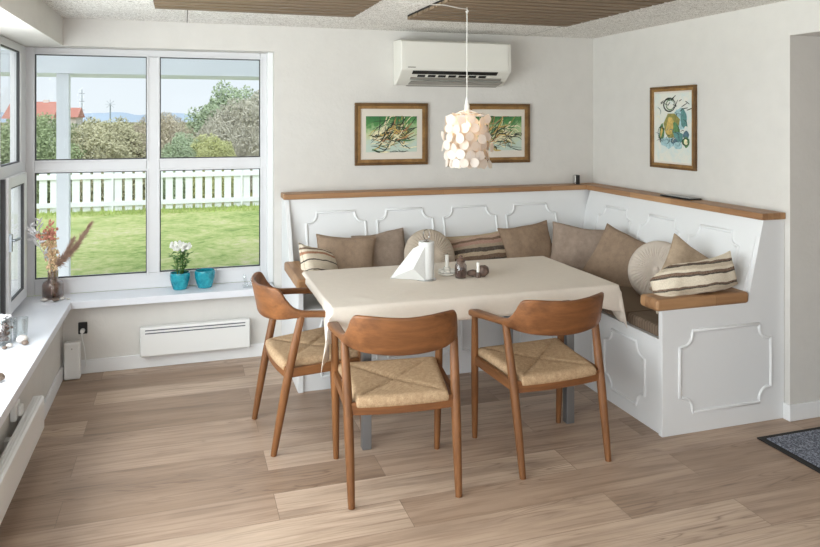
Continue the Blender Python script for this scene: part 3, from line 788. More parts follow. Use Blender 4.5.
for k in range(8):
    a = 2*math.pi*k/8+.2; shell(LX+.078*math.cos(a), LY+.078*math.sin(a), zt-.028, a, 55, .62)
ins = MB()
for row in range(6):
    for k in range(11):
        a = 2*math.pi*(k+.5*(row % 2)+.25)/11+random.uniform(-.1, .1); rr = .088+random.uniform(-.006, .006); z = zt-.07-row*.042
        q = MB().lathe([(.0235, -.0005), (.0245, 0), (.0235, .0005)], (0, 0, 0), 12); q.xform(Matrix.Translation((LX+rr*math.cos(a), LY+rr*math.sin(a), z)) @ Matrix.Rotation(a+math.pi/2+random.uniform(-.4, .4), 4, 'Z') @ Matrix.Rotation(R(90+random.uniform(-12, 12)), 4, 'X')); ins.add(q.v, q.f)
io_ = ins.build('inner_shell_discs', M['capiz'], L); io_['kind'] = 'stuff'
th = MB()
for k in range(14):
    a = 2*math.pi*k/14; th.tube([(LX+.11*math.cos(a), LY+.11*math.sin(a), zt-.037), (LX+.112*math.cos(a), LY+.112*math.sin(a), zt-.28)], .0006, 4)
th.build('hanging_threads', M['silver'], L)

# ------------------------------------------------------------------ air conditioner
def aircon():
    o = empty('air_conditioner', (1.8, YB, 1.81)); tag(o, 'white wall mounted air conditioner above the two crab pictures', 'air conditioner')
    o['label'] = 'white wall mounted air conditioner above the two green pictures'
    x0, x1 = 1.405, 2.222; y = YB
    prof = [(y-.001, 2.118), (y-.175, 2.112), (y-.198, 2.098), (y-.203, 1.93), (y-.198, 1.902), (y-.12, 1.845), (y-.06, 1.808), (y-.001, 1.806)]
    MB().prism([(x0, a, b) for a, b in prof], (x1-x0, 0, 0)).build('housing', M['acplastic'], o, bevel=.008, seg=3)
    MB().prism([(x0+.03, a, b) for a, b in ((y-.204, 2.098), (y-.207, 2.095), (y-.208, 1.91), (y-.204, 1.906))], (x1-x0-.06, 0, 0)).build('front_panel', M['acplastic'], o)
    # outlet: dark slits and the open flap
    a, b = Vector((0, y-.198, 1.902)), Vector((0, y-.12, 1.845)); n = Vector((0, -(1.902-1.845), -.078)).normalized()
    def strip(xa, xb, f0, f1, d, mat, name):
        p, q = a.lerp(b, f0), a.lerp(b, f1)
        MB().prism([(xa, *(p+n*.0005)[1:]), (xa, *(p+n*d)[1:]), (xa, *(q+n*d)[1:]), (xa, *(q+n*.0005)[1:])], (xb-xa, 0, 0)).build(name, M[mat], o)
    strip(x0+.085, x1-.10, .03, .40, .002, 'black', 'outlet_opening')
    for k in range(7): strip(x0+.13+k*.076, x0+.13+k*.076+.055, .48, .70, .003, 'black', 'vent_slit')
    strip(x0+.085, x1-.05, .76, 1.0, .004, 'greyplastic', 'louvre')
    MB().prism([(x0+.09, y-.135, 1.832), (x0+.09, y-.132, 1.827), (x0+.09, y-.02, 1.800), (x0+.09, y-.02, 1.806)], (x1-x0-.13, 0, 0)).build('air_flap', M['greyplastic'], o)
    bx(x0+.045, x0+.10, y-.2095, y-.2078, 1.918, 1.925).build('nameplate', M['greyplastic'], o)
aircon()

# ------------------------------------------------------------------ pictures
def picture(name, w, h, fw, mw, art, loc, rz, label, pic_size):
    o = empty(name)
    f = MB(); d = .022
    def ring(x, z, t, y0, y1, mb):
        mb.box(-x, x, y0, y1, z-t, z); mb.box(-x, x, y0, y1, -z, -z+t); mb.box(-x, -x+t, y0, y1, -z+t, z-t); mb.box(x-t, x, y0, y1, -z+t, z-t)
    ring(w/2, h/2, fw*.45, -d, -.001, f); f.build('frame', M['giltdark'], o, bevel=.003)
    g = MB(); ring(w/2-fw*.45, h/2-fw*.45, fw*.55, -d*.82, -.001, g); g.build('inner_frame', M['gilt'], o, bevel=.002)
    bx(-w/2+fw, w/2-fw, -.010, -.002, -h/2+fw, h/2-fw).build('mount', M['mount'], o)
    pw, ph = pic_size; art(o, pw, ph)
    o.location = loc; o.rotation_euler = (0, 0, R(rz)); tag(o, label, 'picture', 'gilt framed pictures')
    return o
def ribbon(mb, pts, wd, y):
    V = []; n = len(pts)
    for k, (x, z) in enumerate(pts):
        a, b = pts[max(k-1, 0)], pts[min(k+1, n-1)]; t = Vector((b[0]-a[0], b[1]-a[1])).normalized(); q = Vector((-t.y, t.x))*wd*(.25+.75*math.sin(math.pi*(k+.5)/n))
        V += [(x+q.x, y, z+q.y), (x-q.x, y, z-q.y)]
    mb.add(V, [(2*k, 2*k+1, 2*k+3, 2*k+2) for k in range(n-1)])
def art_strokes(seed):
    def f(o, pw, ph):
        rnd = random.Random(seed); mats = [M['art_green']]+[M['ink_'+k] for k in ('ink', 'olive', 'ochre', 'cream', 'rust', 'moss')]
        mb = MB(); mb.box(-pw/2, pw/2, -.0112, -.0102, -ph/2, ph/2); y = -.0114
        def wig(x, z, a, L, bend): return [(max(-pw/2, min(pw/2, x+L*t*math.cos(a+bend*t))), max(-ph/2, min(ph/2, z+L*t*math.sin(a+bend*t)+.006*math.sin(7*t+x*40)))) for t in (k/9 for k in range(10))]
        order = [4]*14+[3]*10+[2]*12+[6]*8+[1]*34+[5]*5+[4]*10+[3]*4+[1]*16
        for c in order:
            mb.cur = c; x = rnd.uniform(-.46, .20)*pw; z = rnd.gauss(-.08, .17)*ph+.18*x
            ribbon(mb, wig(x, z, rnd.gauss(.35, .45), rnd.uniform(.15, .5)*pw, rnd.uniform(-.7, .7)), rnd.uniform(.0012, .004) if c == 1 else rnd.uniform(.002, .007), y); y -= .00004
        mb.build('print', mats, o)
    return f
def art_rocks(o, pw, ph):
    rnd = random.Random(5); names = ('ink', 'olive', 'ochre', 'sky', 'teal', 'slate', 'moss', 'cream'); mats = [M['art_pale']]+[M['ink_'+k] for k in names]
    ix = {k: i+1 for i, k in enumerate(names)}
    mb = MB(); mb.box(-pw/2, pw/2, -.0112, -.0102, -ph/2, ph/2); st = [-.0114]
    def blob(c, x, z, rx, rz, rot=0, n=12, jit=.25):
        mb.cur = ix[c]; st[0] -= .00006; V = []
        for k in range(n):
            a = 2*math.pi*k/n; q = 1+rnd.uniform(-jit, jit); u, v = rx*q*math.cos(a), rz*q*math.sin(a); V.append(((x+u*math.cos(rot)-v*math.sin(rot))*pw, st[0], (z*ph+(u*math.sin(rot)+v*math.cos(rot))*pw)))
        mb.add(V, [tuple(range(n))])
    def line(c, pts, w):
        mb.cur = ix[c]; st[0] -= .00006; ribbon(mb, [(x*pw, z*ph) for x, z in pts], w, st[0])
    def circ(x, z, r, asp=1): return [(x+r*math.cos(a), z+r*asp*.55*math.sin(a)) for a in (2*math.pi*k/14 for k in range(15))]
    blob('sky', .22, .12, .16, .17); blob('teal', .30, .14, .09, .18, .3); blob('sky', .12, .17, .10, .10)
    blob('olive', -.02, 0, .20, .24, -.3, 8); blob('ochre', -.06, .02, .13, .18, -.3, 8); blob('moss', .10, -.05, .09, .17, .2)
    blob('teal', .16, -.14, .13, .13); blob('moss', -.30, -.08, .07, .16, -.2); blob('ochre', -.30, -.06, .035, .10, -.2)
    blob('sky', -.10, -.22, .24, .10); blob('slate', .05, -.20, .10, .06); blob('sky', .14, -.26, .10, .07)
    blob('slate', .36, -.10, .07, .08); blob('moss', .36, -.20, .09, .09); blob('cream', .36, -.20, .045, .05)
    line('ink', circ(-.08, .33, .16, 1.1), .006); line('moss', circ(-.06, .33, .11, 1.2), .004)
    for k in range(16):
        x = rnd.uniform(-.35, .42); z = .33+rnd.gauss(0, .05); a = rnd.uniform(-.6, 1.2); L_ = rnd.uniform(.08, .22)
        line('ink', [(x+L_*t*math.cos(a), z+.6*L_*t*math.sin(a)) for t in (0, .3, .6, 1)], .003)
    for k in range(26):
        x = rnd.uniform(-.35, .4); z = rnd.uniform(-.28, .22); a = rnd.uniform(0, 3.1); L_ = rnd.uniform(.05, .2)
        line(rnd.choice(('ink', 'slate', 'ink', 'cream')), [(x+L_*t*math.cos(a+t), z+.6*L_*t*math.sin(a+t)) for t in (0, .25, .5, .75, 1)], .002)
    line('ink', circ(.36, -.20, .09, 1), .003); line('ink', circ(-.30, -.08, .09, 1.9), .002)
    mb.build('print', mats, o)
picture('framed_picture',   .531, .434, .041, .04, art_strokes(4), (1.3925, YB, 1.4645), 0, 'framed green picture of tangled strokes left of the hanging lamp', (.371, .249))
picture('framed_picture', .505, .434, .041, .04, art_strokes(9), (2.2105, YB, 1.4645), 0, 'framed green picture half hidden behind the hanging lamp', (.371, .249))
picture('framed_picture',   .442, .532, .032, .04, art_rocks, (XR, 3.85, 1.515), 90-180, 'upright framed print of blue and olive shapes on the right wall', (.36, .445))

# ------------------------------------------------------------------ heaters, socket, router
def heater_back():
    o = empty('wall_heater', (.08, YB, .085)); tag(o, 'low white panel heater under the back window', 'heater')
    x0, x1 = -.255, .415
    bx(x0, x1, 4.725, 4.78, .085, .268).build('body', M['plastic'], o, bevel=.008, seg=3)
    for z in (.228, .247): bx(x0+.03, x1-.03, 4.7235, 4.7255, z, z+.006).build('vent_slot', M['slot'], o)
    for x in (x0+.1, x1-.1): bx(x-.02, x+.02, 4.78, YB-.001, .12, .22).build('bracket', M['plastic'], o)
    tag(o, 'low white panel heater under the back window', 'heater', 'white panel heaters')
heater_back()
def heater_left():
    o = empty('wall_heater', (XL, 2.8, .12)); tag(o, 'long white panel heater low on the left wall in the foreground', 'heater', 'white panel heaters')
    y0, y1 = 1.9, 3.66
    prof = [(-.66, .125), (-.625, .125), (-.612, .14), (-.612, .285), (-.622, .292), (-.66, .292)]
    m = MB(); 
    a = [(x, y0, z) for x, z in prof]; m.prism(a, (0, y1-y0, 0)); m.build('body', M['plastic'], o, bevel=.005, seg=2)
    for x in (-.622, -.634, -.646): bx(x-.003, x+.003, y0+.02, y1-.03, .2915, .296).build('top_rib', M['plastic'], o)
    for y in (2.3, 3.3): bx(XL+.001, -.66, y-.02, y+.02, .16, .25).build('bracket', M['plastic'], o)
heater_left()
o = empty('thermostat', (XL, 3.40, .30)); tag(o, 'white plug-in thermostat box on the left wall above the heater', 'thermostat')
bx(XL+.001, XL+.028, 3.38, 3.46, .285, .36).build('case', M['plastic'], o, bevel=.008); bx(XL+.028, XL+.045, 3.40, 3.44, .30, .345).build('dial', M['plastic'], o, bevel=.006)
o = empty('power_plug', (XL, 3.02, .3)); tag(o, 'black plug in a socket on the left wall behind the long heater', 'plug')
bx(XL+.001, XL+.012, 2.99, 3.08, .29, .37).build('socket_plate', M['black'], o, bevel=.004)
MB().tube([(XL+.012, 3.035, .33), (XL+.032, 3.035, .33)], .018, 12).build('plug_body', M['black'], o, smooth=True)
MB().tube(catmull([(XL+.03, 3.035, .325), (XL+.04, 3.04, .27), (XL+.02, 3.07, .18), (XL+.02, 3.10, .09)], 5), .003, 6).build('cable', M['black'], o, smooth=True)

o = empty('wall_socket', (-.588, YB, .28)); tag(o, 'black wall socket above the white router box', 'socket')
bx(-.614, -.562, YB-.012, YB-.001, .246, .318).build('plate', M['black'], o, bevel=.004)
o = empty('plug_cable', (-.588, YB-.012, .26)); tag(o, 'white plug with its white cable hanging from the black socket', 'plug')
MB().tube([(-.588, YB-.012, .268), (-.588, YB-.04, .268)], [.014, .012], 12).build('plug', M['plastic'], o, smooth=True)
MB().tube(catmull([(-.588, YB-.038, .266), (-.588, YB-.042, .235), (-.575, YB-.03, .15), (-.57, YB-.025, .05), (-.60, YB-.03, .02)], 6), .003, 6).build('cable', M['plastic'], o, smooth=True)
o = empty('router', (-.635, 4.72, 0)); tag(o, 'upright white router box standing on the floor in the corner', 'router')
bx(-.682, -.59, 4.690, 4.745, .001, .226).build('case', M['plastic'], o, bevel=.012, seg=3)
MB().tube([(-.636, 4.6905, .188), (-.636, 4.6885, .188)], .0035, 8).build('status_light', M['greyplastic'], o)
MB().tube(catmull([(-.665, 4.745, .1), (-.672, 4.765, .09), (-.68, 4.772, .12), (-.685, 4.775, .03)], 5), .004, 6).build('cable', M['greyplastic'], o, smooth=True)

# ------------------------------------------------------------------ things on the ledge
o = empty('smart_speaker', (2.815, 4.71, 1.08)); tag(o, 'small black and silver upright device on the back ledge near the corner', 'device')
bx(2.800, 2.834, 4.695, 4.735, 1.0805, 1.15).build('case', M['black'], o, bevel=.004)
bx(2.794, 2.7995, 4.695, 4.735, 1.0805, 1.148).build('silver_side', M['chrome'], o, bevel=.001)
o = empty('tablet', (2.93, 3.7, 1.08)); tag(o, 'flat dark tablet lying on the right oak ledge below the upright picture', 'tablet')
t_ = bx(2.895, 2.985, 3.56, 3.84, 1.0805, 1.0905); t_.build('body', M['black'], o, bevel=.003)
bx(2.90, 2.98, 3.565, 3.835, 1.0905, 1.0912).build('screen', plain('dark_screen', (30, 34, 36), .1), o)

# ------------------------------------------------------------------ door mat
o = empty('door_mat', (3.1, 2.2, 0)); tag(o, 'grey flecked door mat with black rubber edge at the right opening', 'mat')
bx(2.685, 3.75, 1.55, 2.815, .0005, .007).build('rubber_edge', M['rubber'], o, bevel=.002)
bx(2.715, 3.72, 1.58, 2.785, .0072, .012).build('pile', M['mat'], o, bevel=.003)

# ------------------------------------------------------------------ window sill things
SZ = SILL+.0005
V0 = Vector((-.763, 4.845, SZ))
o = empty('vase', V0); tag(o, 'brown glass vase with a narrow neck in the sill corner', 'vase')
vp = [(.03, 0), (.052, .003), (.060, .015), (.061, .085), (.054, .102), (.036, .114), (.030, .124), (.030, .168), (.033, .170), (.028, .170), (.027, .126), (.033, .112), (.050, .098), (.057, .083), (.056, .018), (.02, .008)]
MB().lathe(vp, V0, 28).build('glass_body', M['brownglass'], o, smooth=True)
MB().lathe([(.02, .009), (.054, .019), (.054, .055), (.02, .055)], V0, 20).build('water', M['brownglass'], o, smooth=True)
neck = V0+Vector((0, 0, .15))
def stemline(tip, start=None, sag=.03, n=8):
    s = start or (V0+Vector((random.uniform(-.012, .012), random.uniform(-.012, .012), .02))); t = Vector(tip); nk = neck+Vector((random.uniform(-.012, .012), random.uniform(-.012, .012), .02))
    return catmull([s, nk, nk.lerp(t, .5)+Vector((0, 0, sag)), t], n)
def Pw(u, v, y):                                        # measured positions of the dried stems, metres on the plane y
    th = math.atan((410-183)/712); s_, c_ = math.sin(th), math.cos(th); a = (u-410)/712; b = (119-v)/712
    r = Vector((s_+a*c_, c_-a*s_, b)); t = y/r.y; return Vector((r.x*t, y, 1.57+r.z*t))
random.seed(12)
o = empty('dried_flower', V0); tag(o, 'coral and apricot dried flower spikes upright in the brown vase', 'dried flowers', 'dried stems in the brown vase')
sm2 = MB(); fl = MB(); fl2 = MB()
for tip in (Pw(48, 224, 4.85), Pw(42, 236, 4.80), Pw(53, 232, 4.86)):
    pts = stemline(tip, sag=.01); sm2.tube(pts, .0016, 5)
    for k in range(90):
        i = random.randint(len(pts)//2-3, len(pts)-1); p = Vector(pts[i])+Vector((random.gauss(0, .016), random.gauss(0, .012), random.gauss(0, .012)))
        (fl if p.z > .83 else fl2).ball(p, random.uniform(.004, .010), None, random.uniform(.006, .012), 5, 4)
sm2.build('stem', M['stem'], o); fl.build('coral_blossom', M['coral'], o); fl2.build('apricot_blossom', M['apricot'], o)
o = empty('dried_plume', V0); tag(o, 'feathery brown dried grass plumes leaning right out of the vase', 'dried grass', 'dried stems in the brown vase')
sm2 = MB(); pl = MB()
for tip in (Pw(91, 224, 4.84), Pw(86, 233, 4.80), Pw(72, 242, 4.86)):
    pts = stemline(tip, sag=-.015); sm2.tube(pts, .0016, 5)
    for k in range(420):
        f = random.uniform(.42, 1); i = int(f*(len(pts)-1)); p = Vector(pts[i]); d = (Vector(pts[min(i+1, len(pts)-1)])-Vector(pts[max(i-1, 0)])).normalized()
        q = p+d*random.uniform(.02, .05)+Vector((random.gauss(0, .02), random.gauss(0, .02), random.gauss(0, .02)))*(1.35-f)
        pl.tube([p, p.lerp(q, .5)+Vector((0, 0, .003)), q], [.0012, .0016, .0004], 4)
sm2.build('stem', M['plume'], o); pl.build('plume', M['plume'], o)
o = empty('silver_sprig', V0); tag(o, 'thin silvery leaf sprigs leaning left out of the vase', 'dried sprig', 'dried stems in the brown vase')
sm2 = MB(); lf = MB()
for tip in (Pw(22, 216, 4.78), Pw(30, 226, 4.76), Pw(35, 218, 4.82)):
    pts = stemline(tip, sag=.0); sm2.tube(pts, .0015, 5)
    for k in range(13):
        i = random.randint(len(pts)//2, len(pts)-1); p = Vector(pts[i]); q = p+Vector((random.gauss(0, .03), random.gauss(0, .01), random.gauss(.01, .025)))
        lf.tube([p, p.lerp(q, .5), q], [.0012, .008, .0012], 5)
sm2.build('stem', M['silver'], o); lf.build('foliage', M['silver'], o, smooth=True)

shl = [(-.80, 4.775, .022, .3, 'pale flat shell left of the vase foot'), (-.735, 4.757, .024, 1.2, 'grey rounded shell in front of the vase'), (-.700, 4.790, .018, 2.0, 'small white shell right of the vase foot'), (-.668, 4.775, .013, .7, 'tiny pale shell at the sill corner, furthest right of the shells')]
for i, (x, y, r_, a, lab) in enumerate(shl):
    mb = MB(); rings = []
    for k in range(9):
        f = k/8; rr = r_*math.sin(math.pi*min(.97, .03+f*.94))*(.8+.2*f); ring = []
        for q in range(14):
            b = 2*math.pi*q/14; ring.append((x+(r_*1.3*(f-.5))*math.cos(a)*2*.8-rr*math.sin(a)*math.cos(b), y+(r_*1.3*(f-.5))*math.sin(a)*2*.8+rr*math.cos(a)*math.cos(b), SZ+r_*.5+rr*.5*math.sin(b)*(1+.06*math.cos(b*6))))
        rings.append(ring)
    mb.rings(rings); o = mb.build('seashell', M['shell'] if i != 1 else M['pebble'], None, smooth=True, angle=70); tag(o, lab, 'shell', 'shells on the window sill')

def pot(loc, r, h):
    return MB().lathe([(.55*r, 0), (.68*r, .002), (.82*r, .25*h), (.98*r, .6*h), (r, .86*h), (.97*r, h), (.90*r, h), (.90*r, .80*h), (.70*r, .2*h), (.3*r, .12*h)], loc, 28)
p0 = Vector((-.019, 4.865, SZ)); o = empty('potted_plant', p0); tag(o, 'white flowering plant with small green leaves in a turquoise pot', 'potted plant')
pot(p0, .063, .108).build('pot', M['turq'], o, smooth=True)
MB().lathe([(.02, .085), (.054, .086), (.03, .092)], p0, 18).build('soil', M['soil'], o, smooth=True)
random.seed(21); lf = MB(); sm2 = MB(); fl = MB()
for k in range(13):
    a = random.uniform(0, 6.28); rr = random.uniform(.01, .075); tip = p0+Vector((rr*math.cos(a), rr*.8*math.sin(a), random.uniform(.18, .27))); base = p0+Vector((.02*math.cos(a), .02*math.sin(a), .088))
    pts = catmull([base, base.lerp(tip, .5)+Vector((0, 0, .02)), tip], 5); sm2.tube(pts, .002, 5)
    for q in range(16):
        p = Vector(random.choice(pts[2:])); b = random.uniform(0, 6.28); d = Vector((math.cos(b), math.sin(b), random.uniform(-.1, .5))).normalized(); l_ = random.uniform(.024, .042); w_ = d.cross(Vector((0, 0, 1))).normalized()*l_*.24
        nn = w_.cross(d).normalized()*.0012
        V = [p, p+d*l_*.5+w_, p+d*l_, p+d*l_*.5-w_, p+d*l_*.5+nn*3]
        lf.add(V, [(0, 1, 4), (1, 2, 4), (2, 3, 4), (3, 0, 4)])
for k in range(60):
    a = random.uniform(0, 6.28); rr = .062*math.sqrt(random.random()); c_ = p0+Vector((.005+rr*math.cos(a), rr*math.sin(a), random.uniform(.255, .30)))
    for q in range(5): 
        b = q*1.257; fl.ball(c_+Vector((.006*math.cos(b), .004*math.sin(b), .005*math.sin(b))), .0055, .004, .0045, 5, 4)
sm2.build('stem', M['stem'], o); lf.build('foliage', M['leaf'], o); fl.build('blossom', M['petal'], o)
p1 = Vector((.137, 4.868, SZ)); o = empty('flower_pot', p1); tag(o, 'empty turquoise glazed pot right of the flowering plant', 'pot')
pot(p1, .065, .112).build('glazed_body', M['turq'], o, smooth=True)

# crystal ornament right end of the back sill
o = empty('crystal_ornament', (.43, 4.80, SZ)); tag(o, 'clump of clear crystal glass at the right end of the back sill', 'ornament')
random.seed(5)
bx(.375, .49, 4.765, 4.83, SZ, SZ+.012).build('base', M['clearglass'], o, bevel=.003)
for k in range(9):
    x = random.uniform(.385, .48); y = random.uniform(4.775, 4.82); hh = random.uniform(.035, .085); t_ = Vector((random.uniform(-.03, .03), random.uniform(-.015, .015), hh)); a = Vector((x, y, SZ+.012))
    MB().tube([a, a+t_*.75, a+t_], [.013, .011, .002], 6).build('crystal', M['porcelain' if k % 2 == 0 else 'clearglass'], o)

# things on the left sill
g0 = Vector((-.838, 3.925, SZ)); o = empty('glass_jar', g0); tag(o, 'glass jar of dried petals on the left sill, at the picture edge', 'jar')
MB().lathe([(.02, 0), (.036, .002), (.038, .01), (.038, .12), (.033, .13), (.031, .13), (.035, .118), (.035, .012), (.01, .006)], g0, 22).build('body', M['clearglass'], o, smooth=True)
random.seed(8); pp = MB()
for k in range(60): pp.ball(g0+Vector((random.gauss(0, .013), random.gauss(0, .013), random.uniform(.015, .10))), .010, .007, .006, 6, 4)
pp.build('dried_petals', M['potpourri'], o)
pp = MB()
for k in range(16): pp.ball(g0+Vector((random.gauss(0, .013), random.gauss(0, .013), random.uniform(.12, .145))), .010, .008, .006, 6, 4)
pp.build('silver_petals', M['silver'], o)
g1 = Vector((-.775, 3.985, SZ)); o = empty('drinking_glass', g1); tag(o, 'clear empty tumbler on the left sill behind the round shell', 'glass')
MB().lathe([(.02, 0), (.031, .001), (.036, .11), (.034, .11), (.029, .008), (.01, .006)], g1, 24).build('glass_body', M['clearglass'], o, smooth=True)
for (x, y, r_, mt, lab, sd) in ((-.757, 3.925, .024, 'shell', 'round pale shell beside the tumbler on the left sill', 3), (-.735, 3.885, .014, 'pebble', 'flat brown pebble in front of the round shell on the left sill', 4), (-.800, 3.865, .013, 'shell', 'small white pebble in front of the petal jar', 6), (-.815, 3.842, .010, 'pebble', 'smallest grey pebble in front of the petal jar, nearest the viewer', 9)):
    q = lump((x, y, SZ+r_*.86), (r_*1.15, r_, r_*.8), sd, 'seashell' if mt == 'shell' else 'pebble', None, M[mt], amp=.12); tag(q, lab, 'shell' if mt == 'shell' else 'pebble', 'shells and pebbles on the left sill')
q = lump((-.745, 3.375, SZ+.02), (.03, .024, .019), 11, 'seashell', None, M['pebble'], amp=.25); tag(q, 'brown shell alone on the left sill at the picture edge', 'shell', 'shells and pebbles on the left sill')

# ------------------------------------------------------------------ outdoors
def outdoors():
    struct(bx(-9, 8, 5.05, 7.7, -.5, -.19).build('bounce_paving', M['paving']), 'unseen pale paving added under the porch roof to bounce light')  # pale slab added out of view so neutral light bounces onto the porch
    struct(bx(-40, 40, 7.7, 15.2, -.5, -.2).build('lawn', M['lawn']), 'mown lawn outside the window')
    m = MB(); m.box(-9, -.98, -12, 5.05, -.5, -.19); struct(m.build('bounce_paving_side', M['paving']), 'unseen pale paving added along the left side of the house to bounce light')  # added out of view to bounce sky light up through the left windows
    m = bx(-40, -9, -30, 7.7, -.5, -.2); struct(m.build('side_lawn', M['lawn']), 'lawn along the left side of the house')
    struct(bx(-300, 300, 15.2, 420, -.6, -.24).build('field', M['field']), 'rough field beyond the fence')
    random.seed(31); V = []; F = []
    g = MB()
    for k in range(5000):
        y = 14.0+.7*random.random() if k > 1200 else 7.7+.3*random.random(); x = random.uniform(-.36, .22)*y+random.uniform(-.5, .5); hh = random.uniform(.015, .04)*(2.4 if y > 14.2 else 1); a = random.uniform(0, 3.14); w = .009
        dx, dy = w*math.cos(a), w*math.sin(a); o = len(V)
        V += [(x-dx, y-dy, -.2), (x+dx, y+dy, -.2), (x+random.gauss(0, .015), y+random.gauss(0, .015), -.2+hh)]; F.append((o, o+1, o+2))
    g.add(V, F); o = g.build('grass', M['blade']); o['kind'] = 'stuff'; tag(o, 'short green grass of the lawn outside the window', 'grass')
    # porch
    P = empty('porch_roof', (0, 6.2, 2.0)); tag(P, 'white porch roof with fascia beam outside the back window', 'porch')
    bx(-4, 5, 6.75, 7.4, 1.965, 2.15).build('fascia_beam', M['fence'], P); bx(-4, 5, 5.05, 7.6, 2.16, 2.17).build('roof_sheet', M['roofsheet'], P)
    for x, lab in ((-.995, 'white square porch post seen through the left window pane'), (2.6, 'white square porch post hidden right of the back window')):
        if x > 0: continue
        o = empty('porch_post', (x, 6.85, -.2)); tag(o, lab, 'post')
        bx(x-.05, x+.05, 6.80, 6.90, -.2, 1.965).build('shaft', M['fence'], o, bevel=.004); bx(x-.065, x+.065, 6.785, 6.915, -.2, -.1).build('foot_block', M['fence'], o)
    # picket fence in bays
    YF = 14.65; z0 = -.2
    first = None
    for i, xb in enumerate([-8.4+2.4*k for k in range(5)]):
        o = empty('picket_fence', (xb, YF, z0)) ; names = ['far left', 'left', 'middle', 'right', 'far right']
        labs = ['white picket fence bay at the far left, seen through the side window', 'white picket fence bay left of the porch post', 'white picket fence bay right of the porch post', 'white picket fence bay behind the flowering plant', 'white picket fence bay beyond the right window edge']
        if first is None:
            first = o
            for k in range(13):
                x = xb+.0923*2*k+.02
                if x > xb+2.38: continue
                MB().prism([(x-.066, YF, .02+z0), (x+.066, YF, .02+z0), (x+.066, YF, .90+z0), (x, YF, .96+z0), (x-.066, YF, .90+z0)], (0, .022, 0)).build('picket', M['fence'], o)
            for z in (.16, .68): bx(xb-.05, xb+2.35, YF-.035, YF-.001, z+z0-.045, z+z0+.045).build('rail', M['fence'], o)
            bx(xb-.10, xb-.06, YF-.04, YF+.07, z0, 1.0+z0).build('post', M['fence'], o)
        else:
            C_ = copy_tree(first); bpy.data.objects.remove(o); o = C_; o.location = (xb, YF, z0)
        tag(o, labs[i], 'fence', 'white picket fence bays')
    # bushes
    def leaf_mesh(rx, ry, rz, n, size, seed, spiky=0):
        rnd = random.Random(seed); V = []; F = []
        for k in range(n):
            while True:
                d = Vector((rnd.gauss(0, 1), rnd.gauss(0, 1), rnd.gauss(0, 1))).normalized()
                if d.z > -.25: break
            q = 1+.28*noise.noise(d*2.2+Vector((seed, 0, 0)))+rnd.uniform(-.24, .05)
            p = Vector((d.x*rx*q, d.y*ry*q, d.z*rz*q))
            a = Vector((rnd.gauss(0, 1), rnd.gauss(0, 1), rnd.gauss(0, 1)+spiky*2)).normalized(); b = a.orthogonal().normalized(); s = size*rnd.uniform(.6, 1.3)
            o = len(V); V += [tuple(p-a*s), tuple(p+b*s*(.5 if not spiky else .3)), tuple(p+a*s), tuple(p-b*s*(.5 if not spiky else .3))]; F.append((o, o+1, o+2, o+3))
        return V, F
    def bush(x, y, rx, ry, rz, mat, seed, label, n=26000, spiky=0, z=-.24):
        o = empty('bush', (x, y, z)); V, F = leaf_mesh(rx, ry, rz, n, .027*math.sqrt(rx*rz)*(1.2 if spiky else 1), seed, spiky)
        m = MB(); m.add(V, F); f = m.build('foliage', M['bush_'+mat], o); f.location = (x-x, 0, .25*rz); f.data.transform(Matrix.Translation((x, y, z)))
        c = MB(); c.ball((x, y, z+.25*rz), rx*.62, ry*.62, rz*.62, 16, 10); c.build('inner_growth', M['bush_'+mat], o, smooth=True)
        s = MB()
        for k in range(4): s.tube([(x+.1*math.cos(k*1.6), y+.1*math.sin(k*1.6), z), (x+.4*rx*math.cos(k*1.6), y+.4*ry*math.sin(k*1.6), z+.5*rz)], .03, 6)
        s.build('stem', M['bush_twig'], o); tag(o, label, 'bush', 'bushes beyond the fence')
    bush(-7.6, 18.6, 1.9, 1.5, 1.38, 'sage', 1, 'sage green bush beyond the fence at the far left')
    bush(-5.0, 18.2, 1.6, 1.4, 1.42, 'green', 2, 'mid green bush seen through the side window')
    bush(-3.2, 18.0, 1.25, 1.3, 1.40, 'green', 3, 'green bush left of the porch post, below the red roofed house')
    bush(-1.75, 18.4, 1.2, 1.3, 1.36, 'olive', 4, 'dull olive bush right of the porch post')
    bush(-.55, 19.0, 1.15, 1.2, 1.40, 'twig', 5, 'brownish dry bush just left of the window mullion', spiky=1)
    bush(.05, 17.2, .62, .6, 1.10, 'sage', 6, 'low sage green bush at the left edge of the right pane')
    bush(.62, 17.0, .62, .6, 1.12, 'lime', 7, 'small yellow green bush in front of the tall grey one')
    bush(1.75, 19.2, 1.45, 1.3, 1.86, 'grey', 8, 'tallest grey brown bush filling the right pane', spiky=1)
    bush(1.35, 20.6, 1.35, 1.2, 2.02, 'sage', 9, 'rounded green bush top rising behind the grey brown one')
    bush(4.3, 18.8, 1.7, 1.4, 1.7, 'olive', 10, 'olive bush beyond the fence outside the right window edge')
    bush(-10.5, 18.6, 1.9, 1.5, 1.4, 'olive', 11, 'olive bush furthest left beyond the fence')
    # far hills, house, masts
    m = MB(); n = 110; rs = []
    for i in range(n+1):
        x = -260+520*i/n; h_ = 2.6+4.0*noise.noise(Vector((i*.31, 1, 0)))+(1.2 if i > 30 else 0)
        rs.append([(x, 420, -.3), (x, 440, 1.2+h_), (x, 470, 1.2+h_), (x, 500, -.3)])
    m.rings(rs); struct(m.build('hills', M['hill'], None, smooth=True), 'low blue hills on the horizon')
    o = empty('house', (-11.1, 63, -.3)); tag(o, 'far house with a red tiled roof left of the porch post', 'house')
    x0, x1, y0, y1 = -12.6, -9.7, 60, 66
    bx(x0, x1, y0, y1, -.3, 1.6).build('wall', M['brick'], o)
